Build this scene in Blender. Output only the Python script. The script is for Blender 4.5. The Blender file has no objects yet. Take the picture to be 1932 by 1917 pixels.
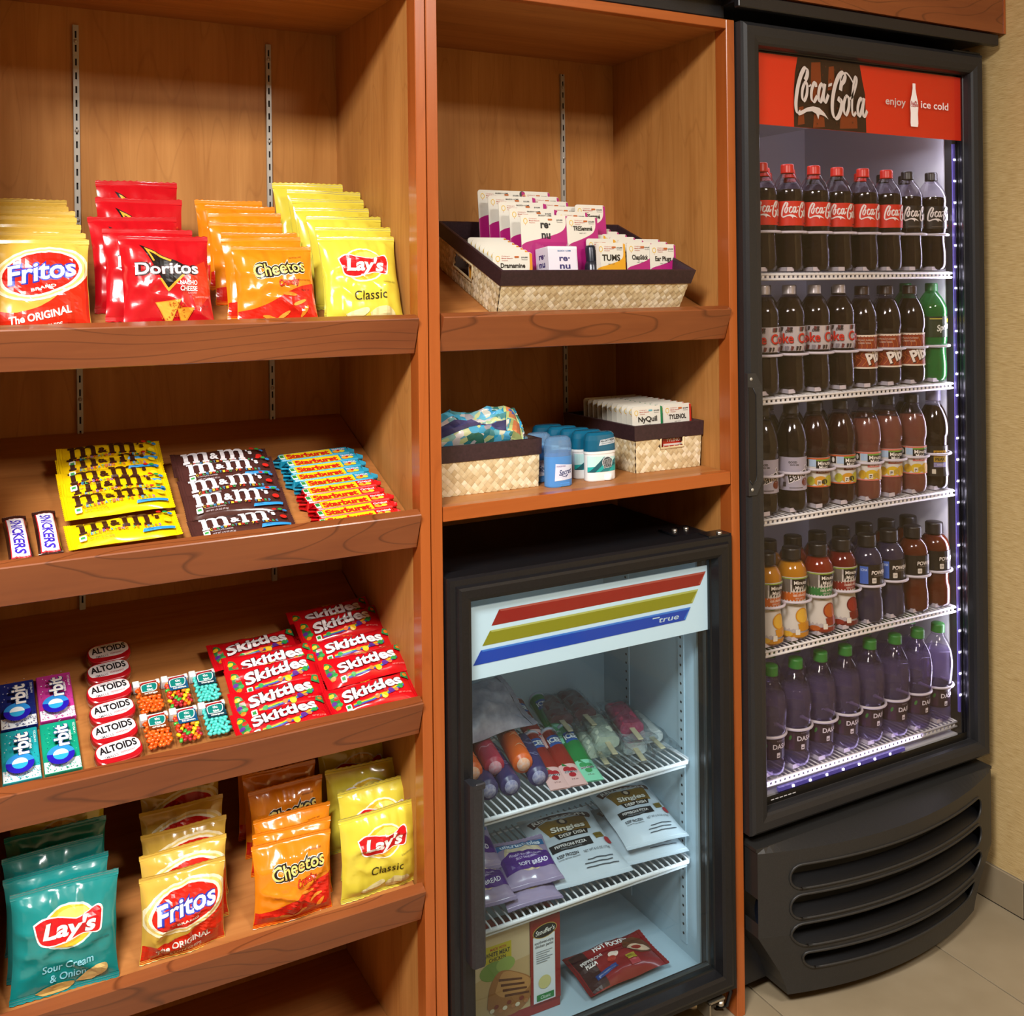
import bpy, bmesh, math, random
from mathutils import Vector, Matrix, noise
from mathutils.geometry import tessellate_polygon
C = bpy.context.scene.collection
SC = bpy.context.scene
R = math.radians
# ---------------------------------------------------------------- camera
cam_d = bpy.data.cameras.new('camera'); cam = bpy.data.objects.new('camera', cam_d); C.objects.link(cam)
cam_d.sensor_fit = 'HORIZONTAL'; cam_d.sensor_width = 36.0; cam_d.lens = 36.0*1948.82/1932.0
cam_d.shift_y = -421.1/1932.0; cam_d.clip_start = .05
_yaw, _pitch, _roll = .4996, -.0014, .0117
_f = Vector((math.sin(_yaw)*math.cos(_pitch), math.cos(_yaw)*math.cos(_pitch), math.sin(_pitch)))
_r = Vector((math.cos(_yaw), -math.sin(_yaw), 0)); _u = _r.cross(_f)
_r2 = _r*math.cos(_roll)-_u*math.sin(_roll); _u2 = _r*math.sin(_roll)+_u*math.cos(_roll)
cam.matrix_world = Matrix((( _r2.x,_u2.x,-_f.x,0),(_r2.y,_u2.y,-_f.y,-1.6457),(_r2.z,_u2.z,-_f.z,1.5144),(0,0,0,1)))
SC.camera = cam
# ---------------------------------------------------------------- world, exposure
w = bpy.data.worlds.new('world'); SC.world = w; w.use_nodes = True
w.node_tree.nodes['Background'].inputs[0].default_value = (.9,.92,1,1); w.node_tree.nodes['Background'].inputs[1].default_value = .25
SC.view_settings.view_transform = 'Standard'; SC.view_settings.look = 'None'
SC.view_settings.gamma = 1; SC.view_settings.use_curve_mapping = False; SC.view_settings.exposure = 0.0
SC.cycles.max_bounces = 6; SC.cycles.use_adaptive_sampling = True; SC.cycles.adaptive_threshold = .03; SC.cycles.diffuse_bounces = 3; SC.cycles.transparent_max_bounces = 16; SC.cycles.glossy_bounces = 4
SC.cycles.sample_clamp_indirect = 4.0; SC.cycles.caustics_reflective = False; SC.cycles.caustics_refractive = False
SC.cycles.use_denoising = True
def area(name, loc, size, power, col=(1,1,1), rot=(0,0,0), sy=None, parent=None, spread=180):
    l = bpy.data.lights.new(name, 'AREA'); l.energy = power; l.color = col; l.size = size; l.spread = R(spread)
    if sy: l.shape = 'RECTANGLE'; l.size_y = sy
    o = bpy.data.objects.new(name, l); o.location = loc; o.rotation_euler = rot; C.objects.link(o)
    if parent: o.parent = parent
    return o
# the main lamp and an added fill panel hang in the ceiling: see ceiling_light below
# ---------------------------------------------------------------- materials
MT = {}
def lin(h, a=1):
    h = h.lstrip('#'); c = [int(h[i:i+2],16)/255 for i in (0,2,4)]
    return tuple((x/12.92 if x <= .04045 else ((x+.055)/1.055)**2.4) for x in c)+(a,)
def mat(name, hexc=None, rough=.5, metal=0, emit=0, spec=.5, coat=0, emitc=None):
    if name in MT: return MT[name]
    m = bpy.data.materials.new(name); m.use_nodes = True; b = m.node_tree.nodes['Principled BSDF']
    b.inputs['Base Color'].default_value = lin(hexc); b.inputs['Roughness'].default_value = rough; b.inputs['Metallic'].default_value = metal
    b.inputs['Specular IOR Level'].default_value = spec; b.inputs['Coat Weight'].default_value = coat; b.inputs['Coat Roughness'].default_value = .08
    if emit: b.inputs['Emission Color'].default_value = lin(emitc or hexc); b.inputs['Emission Strength'].default_value = emit
    MT[name] = m; return m
def ink(hexc, rough=.35):
    return mat('ink_'+hexc+('' if rough == .35 else '_%d' % (rough*100)), hexc, rough)
def foil(hexc): return mat('foil_'+hexc, hexc, .2, .0, spec=.6, coat=.5)
class N:
    def __init__(s, m): s.t = m.node_tree; s.b = s.t.nodes['Principled BSDF']
    def n(s, t, **k):
        x = s.t.nodes.new(t)
        for a, v in k.items():
            if a[0] == '_': x.inputs[a[1:].replace('_',' ')].default_value = v
            else: setattr(x, a, v)
        return x
    def l(s, a, b): s.t.links.new(a, b)
    def ramp(s, stops, src):
        r = s.n('ShaderNodeValToRGB'); e = r.color_ramp.elements
        while len(e) < len(stops): e.new(.5)
        for x, (p, c) in zip(e, stops): x.position = p; x.color = lin(c) if isinstance(c, str) else c
        s.l(src, r.inputs[0]); return r.outputs[0]
def wood(name, c1, c2, dark, axis='z', rough=.38, lines=.5, sc=1.0, coat=.15, along=1.1, spec=.5):
    if name in MT: return MT[name]
    m = mat(name, c1, rough, coat=coat, spec=spec); g = N(m)
    tc = g.n('ShaderNodeTexCoord'); mp = g.n('ShaderNodeMapping'); oi = g.n('ShaderNodeObjectInfo'); of = g.n('ShaderNodeMath', operation='MULTIPLY'); g.l(oi.outputs['Random'], of.inputs[0]); of.inputs[1].default_value = 40.
    ad = g.n('ShaderNodeVectorMath', operation='ADD')
    k = [14.,14.,14.]; k['xyz'.index(axis)] = along
    mp.inputs['Scale'].default_value = [x*sc for x in k]; g.l(tc.outputs['Object'], mp.inputs[0]); g.l(mp.outputs[0], ad.inputs[0]); g.l(of.outputs[0], ad.inputs[1])
    n1 = g.n('ShaderNodeTexNoise', _Scale=1.3, _Detail=4., _Roughness=.55, _Distortion=.35); g.l(ad.outputs[0], n1.inputs['Vector'])
    mp2 = g.n('ShaderNodeMapping'); k2 = [90.,90.,90.]; k2['xyz'.index(axis)] = 3.; mp2.inputs['Scale'].default_value = [x*sc for x in k2]; g.l(tc.outputs['Object'], mp2.inputs[0])
    n2 = g.n('ShaderNodeTexNoise', _Scale=1.5, _Detail=3.); g.l(mp2.outputs[0], n2.inputs['Vector'])
    mix = g.n('ShaderNodeMath', operation='MULTIPLY_ADD'); g.l(n2.outputs[0], mix.inputs[0]); mix.inputs[1].default_value = .35; 
    sub = g.n('ShaderNodeMath', operation='MULTIPLY_ADD'); g.l(n1.outputs[0], sub.inputs[0]); sub.inputs[1].default_value = .9; sub.inputs[2].default_value = -.12
    g.l(sub.outputs[0], mix.inputs[2])
    base = g.ramp([(.25, c2), (.75, c1)], mix.outputs[0])
    wv = g.n('ShaderNodeTexNoise', _Scale=.55, _Detail=1.5, _Distortion=.2); g.l(ad.outputs[0], wv.inputs['Vector'])
    fr = g.n('ShaderNodeMath', operation='MULTIPLY'); g.l(wv.outputs[0], fr.inputs[0]); fr.inputs[1].default_value = 16.
    fc = g.n('ShaderNodeMath', operation='FRACT'); g.l(fr.outputs[0], fc.inputs[0])
    ln = g.ramp([(0, (0,0,0,1)), (.86, (0,0,0,1)), (.95, (1,1,1,1)), (1, (0,0,0,1))], fc.outputs[0])
    lm = g.n('ShaderNodeMath', operation='MULTIPLY'); g.l(ln, lm.inputs[0]); lm.inputs[1].default_value = lines
    mx = g.n('ShaderNodeMix', data_type='RGBA'); g.l(lm.outputs[0], mx.inputs[0]); g.l(base, mx.inputs[6]); mx.inputs[7].default_value = lin(dark)
    g.l(mx.outputs[2], g.b.inputs['Base Color']); return m
def noisy(name, stops, rough, scale=(20,20,20), bump=0, metal=0, detail=4, coord='Object', spec=.5, coat=0):
    m = mat(name, '808080', rough, metal, spec=spec, coat=coat); g = N(m)
    tc = g.n('ShaderNodeTexCoord'); mp = g.n('ShaderNodeMapping'); mp.inputs['Scale'].default_value = scale; g.l(tc.outputs[coord], mp.inputs[0])
    n1 = g.n('ShaderNodeTexNoise', _Scale=1., _Detail=float(detail)); g.l(mp.outputs[0], n1.inputs['Vector'])
    g.l(g.ramp(stops, n1.outputs[0]), g.b.inputs['Base Color'])
    if bump:
        bp = g.n('ShaderNodeBump', _Strength=bump, _Distance=.002); g.l(n1.outputs[0], bp.inputs['Height']); g.l(bp.outputs[0], g.b.inputs['Normal'])
    return m
def clear(name, tint='ffffff', refl=1.0, base=.03, rough=.02, haze=0.0, hazec='ffffff'):
    """thin clear sheet: transparent mixed with a glossy coat by Fresnel"""
    if name in MT: return MT[name]
    m = bpy.data.materials.new(name); m.use_nodes = True; t = m.node_tree; t.nodes.clear(); g = N.__new__(N); g.t = t
    o = g.n('ShaderNodeOutputMaterial'); tr = g.n('ShaderNodeBsdfTransparent'); tr.inputs[0].default_value = lin(tint)
    gl = g.n('ShaderNodeBsdfGlossy', _Roughness=rough); fz = g.n('ShaderNodeLayerWeight', _Blend=.5)
    pw = g.n('ShaderNodeMath', operation='POWER'); g.l(fz.outputs['Facing'], pw.inputs[0]); pw.inputs[1].default_value = 4.
    mm = g.n('ShaderNodeMath', operation='MULTIPLY_ADD'); g.l(pw.outputs[0], mm.inputs[0]); mm.inputs[1].default_value = refl; mm.inputs[2].default_value = base
    mx = g.n('ShaderNodeMixShader'); g.l(mm.outputs[0], mx.inputs[0]); first = tr.outputs[0]
    if haze:
        df = g.n('ShaderNodeBsdfDiffuse'); df.inputs[0].default_value = lin(hazec); hx = g.n('ShaderNodeMixShader'); hx.inputs[0].default_value = haze
        g.l(tr.outputs[0], hx.inputs[1]); g.l(df.outputs[0], hx.inputs[2]); first = hx.outputs[0]
    g.l(first, mx.inputs[1]); g.l(gl.outputs[0], mx.inputs[2]); g.l(mx.outputs[0], o.inputs[0]); MT[name] = m; return m
# ---------------------------------------------------------------- mesh builder
class MB:
    def __init__(s): s.v=[]; s.f=[]; s.m=[]; s.s=[]
    def add(s, vs, fs, m=0, sm=False):
        k = len(s.v); s.v += [tuple(v) for v in vs]
        for f in fs: s.f.append([i+k for i in f]); s.m.append(m); s.s.append(sm)
        return s
    def box(s, x0,x1,y0,y1,z0,z1, m=0, b=0):
        if b:
            X=(x0,x1);Y=(y0,y1);Z=(z0,z1); vs=[]; ix={}
            for i in (0,1):
                for j in (0,1):
                    for k in (0,1):
                        sx,sy,sz=(b if i==0 else -b),(b if j==0 else -b),(b if k==0 else -b)
                        for a,p in enumerate(((X[i],Y[j]+sy,Z[k]+sz),(X[i]+sx,Y[j],Z[k]+sz),(X[i]+sx,Y[j]+sy,Z[k]))):
                            ix[i,j,k,a]=len(vs); vs.append(p)
            g=lambda i,j,k,a: ix[i,j,k,a]; fs=[]
            fs.append([g(0,0,0,0),g(0,0,1,0),g(0,1,1,0),g(0,1,0,0)]); fs.append([g(1,0,0,0),g(1,1,0,0),g(1,1,1,0),g(1,0,1,0)])
            fs.append([g(0,0,0,1),g(1,0,0,1),g(1,0,1,1),g(0,0,1,1)]); fs.append([g(0,1,0,1),g(0,1,1,1),g(1,1,1,1),g(1,1,0,1)])
            fs.append([g(0,0,0,2),g(0,1,0,2),g(1,1,0,2),g(1,0,0,2)]); fs.append([g(0,0,1,2),g(1,0,1,2),g(1,1,1,2),g(0,1,1,2)])
            for i in (0,1):
                for j in (0,1):
                    fs.append([g(i,j,0,0),g(i,j,0,1),g(i,j,1,1),g(i,j,1,0)])
                    fs.append([g(i,0,j,0),g(i,0,j,2),g(i,1,j,2),g(i,1,j,0)])
                    fs.append([g(0,i,j,1),g(0,i,j,2),g(1,i,j,2),g(1,i,j,1)])
                    for k in (0,1): fs.append([g(i,j,k,0),g(i,j,k,1),g(i,j,k,2)])
            return s.add(vs,fs,m)
        return s.add([(x,y,z) for x in (x0,x1) for y in (y0,y1) for z in (z0,z1)],
            [(0,1,3,2),(4,6,7,5),(0,4,5,1),(2,3,7,6),(0,2,6,4),(1,5,7,3)], m)
    def prism(s, pts, ax, a, b, m=0):
        """polygon pts in the two other axes, extruded along ax from a to b"""
        n=len(pts); i='xyz'.index(ax)
        def P(p,t): q=list(p); q.insert(i,t); return q
        vs=[P(p,a) for p in pts]+[P(p,b) for p in pts]
        fs=[[k,(k+1)%n,(k+1)%n+n,k+n] for k in range(n)]
        if n>4:
            tr=tessellate_polygon([[Vector((p[0],p[1],0)) for p in pts]])
            fs+=[list(t) for t in tr]+[[q+n for q in t] for t in tr]
        else: fs+=[list(range(n)),list(range(n,2*n))]
        return s.add(vs,fs,m)
    def tube(s, pts, r, n=8, m=0, cap=True, sm=True):
        pts=[Vector(p) for p in pts]; rs=r if isinstance(r,(list,tuple)) else [r]*len(pts); vs=[]; k=len(pts)
        t0=(pts[1]-pts[0]).normalized(); u=t0.orthogonal().normalized()
        for i,p in enumerate(pts):
            t=((pts[min(i+1,k-1)]-pts[max(i-1,0)])).normalized(); u=(u-t*u.dot(t)).normalized(); w_=t.cross(u)
            for j in range(n):
                a=2*math.pi*j/n; vs.append(p+(u*math.cos(a)+w_*math.sin(a))*rs[i])
        fs=[[i*n+j,i*n+(j+1)%n,(i+1)*n+(j+1)%n,(i+1)*n+j] for i in range(k-1) for j in range(n)]
        s.add(vs,fs,m,sm)
        if cap: s.f.append([len(s.v)-len(vs)+j for j in range(n)][::-1]); s.m.append(m); s.s.append(False); s.f.append([len(s.v)-n+j for j in range(n)]); s.m.append(m); s.s.append(False)
        return s
    def lathe(s, prof, n=20, m=0, c=(0,0), sm=True, wob=None):
        vs=[]
        for r,z in prof:
            for j in range(n):
                a=2*math.pi*j/n; q=r if not wob else r*wob(a,z); vs.append((c[0]+q*math.cos(a),c[1]+q*math.sin(a),z))
        fs=[[i*n+j,i*n+(j+1)%n,(i+1)*n+(j+1)%n,(i+1)*n+j] for i in range(len(prof)-1) for j in range(n)]
        return s.add(vs,fs,m,sm)
    def grid(s, P, m=0, sm=True, flip=False):
        a,b=len(P),len(P[0]); vs=[p for r in P for p in r]
        fs=[[i*b+j,i*b+j+1,(i+1)*b+j+1,(i+1)*b+j] for i in range(a-1) for j in range(b-1)]
        if flip: fs=[f[::-1] for f in fs]
        return s.add(vs,fs,m,sm)
    def xf(s, M): s.v=[tuple(M@Vector(v)) for v in s.v]; return s
    def mesh(s, name, mats):
        me=bpy.data.meshes.new(name); me.from_pydata(s.v,[],s.f)
        for m in mats: me.materials.append(m)
        me.polygons.foreach_set('material_index', s.m); me.polygons.foreach_set('use_smooth', s.s)
        if s.fix:
            b=bmesh.new(); b.from_mesh(me); bmesh.ops.recalc_face_normals(b, faces=b.faces); b.to_mesh(me); b.free()
        me.update(); return me
    fix=True
def link(name, me, parent=None, loc=None, rot=None):
    o=bpy.data.objects.new(name, me); C.objects.link(o)
    if parent: o.parent=parent
    if loc: o.location=loc
    if rot: o.rotation_euler=rot
    return o
def obj(name, mb, mats, parent=None, loc=None, rot=None):
    if not isinstance(mats,(list,tuple)): mats=[mats]
    return link(name, mb.mesh(name,mats), parent, loc, rot)
def tag(o, label, cat, group=None):
    o['label']=label; o['category']=cat
    if group: o['group']=group
    return o
def thing(name, label, cat, loc=(0,0,0), rot=(0,0,0), group=None, scale=None):
    o=bpy.data.objects.new(name,None); C.objects.link(o); o.location=loc; o.rotation_euler=rot; o.empty_display_size=.02
    if scale: o.scale=scale
    return tag(o,label,cat,group)
def struct(name, mb, mats, parent=None):
    o=obj(name,mb,mats,parent)
    if not parent: o['kind']='structure'
    return o
def bx(*a,**k): return MB().box(*a,**k)
# ---------------------------------------------------------------- flat print: 2D art mapped onto a surface
_TX={}
def text2d(s,bold=0.0,res=3):
    k=(s,bold,res)
    if k in _TX: return _TX[k]
    c=bpy.data.curves.new('txt','FONT'); c.body=s; c.size=1; c.offset=bold; c.resolution_u=res; c.fill_mode='BOTH' if False else 'FRONT'
    o=bpy.data.objects.new('txt',c); C.objects.link(o); dg=bpy.context.evaluated_depsgraph_get()
    me=bpy.data.meshes.new_from_object(o.evaluated_get(dg)); me.calc_loop_triangles()
    vs=[(v.co.x,v.co.y) for v in me.vertices]; ts=[tuple(t.vertices) for t in me.loop_triangles]
    C.objects.unlink(o); bpy.data.objects.remove(o); bpy.data.curves.remove(c); bpy.data.meshes.remove(me)
    xs=[v[0] for v in vs] or [0]; x0=min(xs); vs=[(a-x0,b) for a,b in vs]
    _TX[k]=(vs,ts,max(xs)-x0); return _TX[k]
def spline(pts,n=6):
    """Catmull-Rom through 2D points"""
    P=[pts[0]]+list(pts)+[pts[-1]]; out=[]
    for i in range(1,len(P)-2):
        a,b,c,d=P[i-1],P[i],P[i+1],P[i+2]
        for k in range(n):
            t=k/n; out.append(tuple(.5*(2*b[j]+(c[j]-a[j])*t+(2*a[j]-5*b[j]+4*c[j]-d[j])*t*t+(3*b[j]-a[j]-3*c[j]+d[j])*t**3) for j in (0,1)))
    out.append(tuple(pts[-1])); return out
def ellpts(cx,cy,rx,ry,n=28,rot=0,a0=0,a1=360):
    o=[]; k=n if a1-a0>=360 else n+1
    for i in range(k):
        a=R(a0+(a1-a0)*i/n); x,y=rx*math.cos(a),ry*math.sin(a); o.append((cx+x*math.cos(rot)-y*math.sin(rot),cy+x*math.sin(rot)+y*math.cos(rot)))
    return o
def _split(p,ax,c):
    """split convex polygon by line coord[ax]=c"""
    lo=[];hi=[];n=len(p)
    for i in range(n):
        a,b=p[i],p[(i+1)%n]; da,db=((a[ax]-c,b[ax]-c) if ax in (0,1) else (ax(a)-c,ax(b)-c))
        if da<=0: lo.append(a)
        if da>=0: hi.append(a)
        if da*db<0:
            t=da/(da-db); q=(a[0]+(b[0]-a[0])*t,a[1]+(b[1]-a[1])*t); lo.append(q); hi.append(q)
    return lo,hi
class Art:
    """layers of flat shapes in a W x H frame (metres or any unit)"""
    def __init__(s): s.L=[]
    def tri(s,vs,ts,m): s.L.append((m,[[vs[i] for i in t] for t in ts])); return s
    def poly(s,pts,m):
        if len(pts)==3 or len(pts)==4 and False: return s.tri(pts,[range(len(pts))],m)
        return s.tri(pts,tessellate_polygon([[Vector((p[0],p[1],0)) for p in pts]]),m)
    def rect(s,x0,x1,y0,y1,m): return s.tri([(x0,y0),(x1,y0),(x1,y1),(x0,y1)],[(0,1,2,3)],m)
    def rrect(s,x0,x1,y0,y1,r,m,n=4):
        p=[]
        for cx,cy,a in ((x1-r,y1-r,0),(x0+r,y1-r,90),(x0+r,y0+r,180),(x1-r,y0+r,270)): p+=ellpts(cx,cy,r,r,n,0,a,a+90)
        return s.tri(p,[range(len(p))],m)
    def ell(s,cx,cy,rx,ry,m,rot=0,n=24): p=ellpts(cx,cy,rx,ry,n,rot); return s.tri(p,[range(n)],m)
    def ring(s,cx,cy,rx,ry,w,m,rot=0,n=28,a0=0,a1=360):
        o=ellpts(cx,cy,rx,ry,n,rot,a0,a1); i=ellpts(cx,cy,rx-w,ry-w,n,rot,a0,a1); k=len(o); cl=a1-a0>=360
        return s.tri(o+i,[(j,(j+1)%k,(j+1)%k+k,j+k) for j in range(k if cl else k-1)],m)
    def text(s,t,cx,cy,h,m,w=None,bold=0.0,shear=0,rot=0,arc=0,al='c',res=3):
        """h: capital height; w: forced width; arc: sag of the baseline at the middle"""
        vs,ts,W=text2d(t,bold,res); k=h/.70; sx=k if not w else w/max(W,1e-6); out=[]
        for x,y in vs:
            X=(x-(W/2 if al=='c' else 0))*sx+shear*y*k; Y=y*k-h/2
            if arc: q=(x/W*2-1) if W else 0; Y+=arc*(1-q*q)
            out.append((cx+X*math.cos(rot)-Y*math.sin(rot),cy+X*math.sin(rot)+Y*math.cos(rot)))
        return s.tri(out,ts,m)
    def stroke(s,pts,w,m,pen=None,taper=False):
        """ribbon along pts; pen=(angle,thin) for a broad-nib look"""
        n=len(pts); a=[];b=[]
        for i in range(n):
            p,q=pts[max(i-1,0)],pts[min(i+1,n-1)]; dx,dy=q[0]-p[0],q[1]-p[1]; L=math.hypot(dx,dy) or 1
            ww=w
            if pen: ww=w*(pen[1]+(1-pen[1])*abs(math.sin(math.atan2(dy,dx)-pen[0])))
            if taper: ww*=max(.15,min(1,4*i/n,4*(n-1-i)/n))
            nx,ny=-dy/L*ww/2,dx/L*ww/2; a.append((pts[i][0]+nx,pts[i][1]+ny)); b.append((pts[i][0]-nx,pts[i][1]-ny))
        for i in range(n-1): pass
        return s.tri(a+b,[(i,i+1,i+1+n,i+n) for i in range(n-1)],m)
    def put(s,o,cx,cy,k,rot=0,ky=None,mp=None,shear=0):
        """place another Art scaled by k about its origin"""
        ky=ky or k
        for m,ps in s2(o.L):
            s.L.append(((mp or {}).get(m,m),[[(cx+(x*k+shear*y*ky)*math.cos(rot)-y*ky*math.sin(rot),cy+(x*k+shear*y*ky)*math.sin(rot)+y*ky*math.cos(rot)) for x,y in p] for p in ps]))
        return s
    def clip(s,x0,x1,y0,y1):
        L=[]
        for m,ps in s.L:
            o=[]
            for p in ps:
                p=list(p)
                for ax,c,side in ((0,x0,1),(0,x1,0),(1,y0,1),(1,y1,0)):
                    if len(p)<3: break
                    p=_split(p,ax,c)[side]
                if len(p)>=3: o.append(p)
            L.append((m,o))
        s.L=L; return s
    def emit(s,mb,fn,mats,du=None,dv=None,off0=.0004,step=.00012,diag=False):
        """fn(x,y,off)->3D; mats: list that grows with the inks used"""
        for k,(m,ps) in enumerate(s.L):
            if m not in mats: mats.append(m)
            mi=mats.index(m); off=off0+step*k
            for p in ps:
                todo=[list(p)]
                for ax,d in ((0,du),(1,dv)):
                    if not d: continue
                    nx=[]
                    for q in todo:
                        lo=min(v[ax] for v in q); hi=max(v[ax] for v in q); c=(math.floor(lo/d)+1)*d
                        while c<hi-1e-9 and len(q)>=3:
                            a,q=_split(q,ax,c)
                            if len(a)>=3: nx.append(a)
                            c+=d
                        if len(q)>=3: nx.append(q)
                    todo=nx
                if diag:
                    nx=[]; g_=lambda v: v[0]/du+v[1]/dv
                    for q in todo:
                        c=math.floor(min(g_(v) for v in q)+1e-9)+1
                        while len(q)>=3 and c<max(g_(v) for v in q)-1e-9:
                            a,q=_split(q,g_,c)
                            if len(a)>=3: nx.append(a)
                            c+=1
                        if len(q)>=3: nx.append(q)
                    todo=nx
                for q in todo: mb.add([fn(x,y,off) for x,y in q],[range(len(q))],mi,du is not None)
        return mb
def s2(L): return list(L)
class PB(MB): fix=False
def flat_print(name,art,fn,parent,du=None,dv=None,off0=.0004,step=.00012,ms=None):
    mats=[]; mb=PB(); art.emit(mb,fn,mats,du,dv,off0,step)
    return link(name,mb.mesh(name,[M_(m) for m in mats]),parent)
def M_(m): return m if not isinstance(m,str) else ink(m)
# ---- the flowing soda script, drawn with a broad nib (unit: about 3 wide, 1 high)
def cola_script(m):
    a=Art(); pen=(R(-25),.22)
    def S(p,w=.105,n=7): a.stroke(spline(p,n),w,m,pen)
    # first capital with its ribbon
    S([(.42,.70),(.50,.82),(.50,.94),(.40,.96),(.26,.80),(.13,.52),(.06,.22),(.07,.04),(.14,-.04),(.24,.0)],.13)
    S([(.38,.62),(.31,.48),(.30,.32),(.37,.25),(.47,.38),(.50,.56),(.46,.66),(.38,.62)],.10)
    S([(.48,.64),(.56,.58),(.64,.62)],.05)
    S([(.84,.58),(.82,.67),(.74,.64),(.66,.48),(.66,.31),(.75,.25),(.88,.38)],.105)
    S([(1.13,.57),(1.08,.66),(.99,.60),(.93,.43),(.95,.28),(1.03,.28),(1.13,.48),(1.18,.66)],.105)
    S([(1.19,.67),(1.13,.42),(1.15,.28),(1.22,.28),(1.32,.44)],.10)
    a.poly([(1.31,.61),(1.45,.64),(1.47,.71),(1.33,.68)],m)
    # second capital with the swash that runs on to the l
    S([(1.80,.56),(1.84,.70),(1.94,.78),(1.99,.90),(1.90,.97),(1.74,.88),(1.58,.64),(1.48,.34),(1.47,.08),(1.56,-.07),(1.70,-.04),(1.82,.14),(1.84,.30),(1.77,.38),(1.72,.30)],.135)
    a.stroke(spline([(1.84,.62),(1.80,.76),(1.88,.92),(2.04,.97),(2.20,.88),(2.36,.72)],6),.04,m)
    S([(2.00,.42),(1.93,.27),(1.93,.10),(2.01,.02),(2.11,.15),(2.14,.34),(2.09,.45),(2.00,.42)],.105)
    S([(2.12,.40),(2.24,.42),(2.38,.62),(2.46,.82),(2.43,.91),(2.36,.82),(2.28,.50),(2.26,.16),(2.31,.02),(2.42,.10)],.085)
    S([(2.70,.34),(2.65,.43),(2.56,.37),(2.49,.20),(2.51,.04),(2.59,.05),(2.69,.25),(2.75,.43)],.105)
    S([(2.76,.44),(2.70,.18),(2.72,.03),(2.79,.04),(2.88,.16)],.10)
    a.poly([(.10,-.03),(.24,.02),(.46,.10),(.70,.14),(.94,.12),(1.14,.02),(1.30,-.12),(1.16,-.06),(1.02,-.03),(.94,-.03),(.90,-.14),(.82,-.02),(.66,.03),(.46,.01),(.28,-.06),(.16,-.09)],m)
    return a
# ================================================================ the room
maple=wood('maple_panel','BE864A','A06832','804D22','z',.5,lines=.22,along=2.0,coat=0,spec=.15)
maple_x=wood('maple_shelf','B67A42','975A2A','6E3F1C','x',.45,lines=.2,coat=0,spec=.3)
cherry=wood('cherry_frame','AA5A26','96491A','743410','z',.3,lines=.2)
cherry_x=wood('cherry_lip','8A4D28','743B1D','47200D','x',.3,lines=.65,sc=.8,along=3.2)
blackp=noisy('black_plastic',[(.3,'151518'),(.7,'1d1d21')],.38,(300,300,300))
wallpaper=noisy('woven_wallpaper',[(.3,'A98A55'),(.5,'C6A871'),(.7,'D6BD8B')],.8,(40,40,1300),bump=.2,detail=5)
plaster=mat('plaster_white','D9D2C4',.85)
grout=mat('grout','6E6556',.9)
tile_m=noisy('porcelain_tile',[(.3,'8A7B62'),(.7,'9A8B72')],.42,(6,6,6),bump=.02,detail=6)
RX0,RX1,RY0,RY1,RH=-2.3,2.22,-3.3,.62,2.78
fl=struct('floor',bx(RX0,RX1,RY0,RY1,-.06,-.004),grout)
struct('wall_back',bx(RX0-.1,RX1+.1,RY1,RY1+.1,0,RH),plaster)
struct('wall_right',bx(RX1,RX1+.1,RY0,RY1,0,RH),wallpaper)
taupe=noisy('taupe_wallpaper',[(.3,'5E4930'),(.7,'7A6145')],.8,(22,22,800))
struct('wall_left',bx(RX0-.1,RX0,RY0,RY1,0,RH),taupe)
struct('wall_front',bx(RX0-.1,RX1+.1,RY0-.1,RY0,0,RH),taupe)
struct('ceiling',bx(RX0-.1,RX1+.1,RY0-.1,RY1+.1,RH,RH+.1),plaster)
T=.46; tm=bx(.0015,T-.0015,.0015,T-.0015,-.006,0,b=.001).mesh('floor_tile',[tile_m])
x=1.952-T*9
while x<RX1-.02:
    y=-.31-T*6
    while y<.05:
        if x+T>RX0 and x+T<RX1+.01: link('floor_tile',tm,fl,(x,y,0))
        elif x+T>RX1:
            pass
        y+=T
    x+=T
tn=bx(.0015,RX1-1.952-.012,.0015,T-.0015,-.006,0,b=.001).mesh('floor_tile',[tile_m])
for k in range(7): link('floor_tile',tn,fl,(1.952,-.31-T*6+T*k,0))
bb=struct('baseboard_right',bx(RX1-.008,RX1,RY0,RY1,0,.084),grout)
bm_=bx(-.004,0,.001,T-.001,.001,.087,b=.001).mesh('baseboard_tile',[tile_m])
for k in range(8): link('baseboard_tile',bm_,bb,(RX1-.008,-.08-T*k if k else -.08,0))
def ceiling_light(x,y,sx,sy,p,label,col=(1,.97,.93)):
    t=thing('ceiling_light',label,'ceiling light',(x,y,RH))
    f=MB()
    for a in ((-sx/2-.03,sx/2+.03,-sy/2-.03,-sy/2),(-sx/2-.03,sx/2+.03,sy/2,sy/2+.03),(-sx/2-.03,-sx/2,-sy/2,sy/2),(sx/2,sx/2+.03,-sy/2,sy/2)): f.box(*a,-.03,0)
    obj('light_frame',f,mat('white_metal','E6E4DE',.4),t)
    obj('diffuser',bx(-sx/2,sx/2,-sy/2,sy/2,-.015,-.005),mat('lamp_diffuser','FFF6E8',.5,emit=3),t)
    area('lamp',(0,0,-.035),sx*.95,p,col,sy=sy*.95,parent=t)
ceiling_light(-.55,-1.50,.9,.6,150,'square ceiling panel lamp above the camera in front of the snack shelves')
ceiling_light(1.35,-2.3,.6,.6,60,'added square fill light panel in the ceiling, out of view near the front wall')  # unseen panel added as fill light for the room's right side
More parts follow.
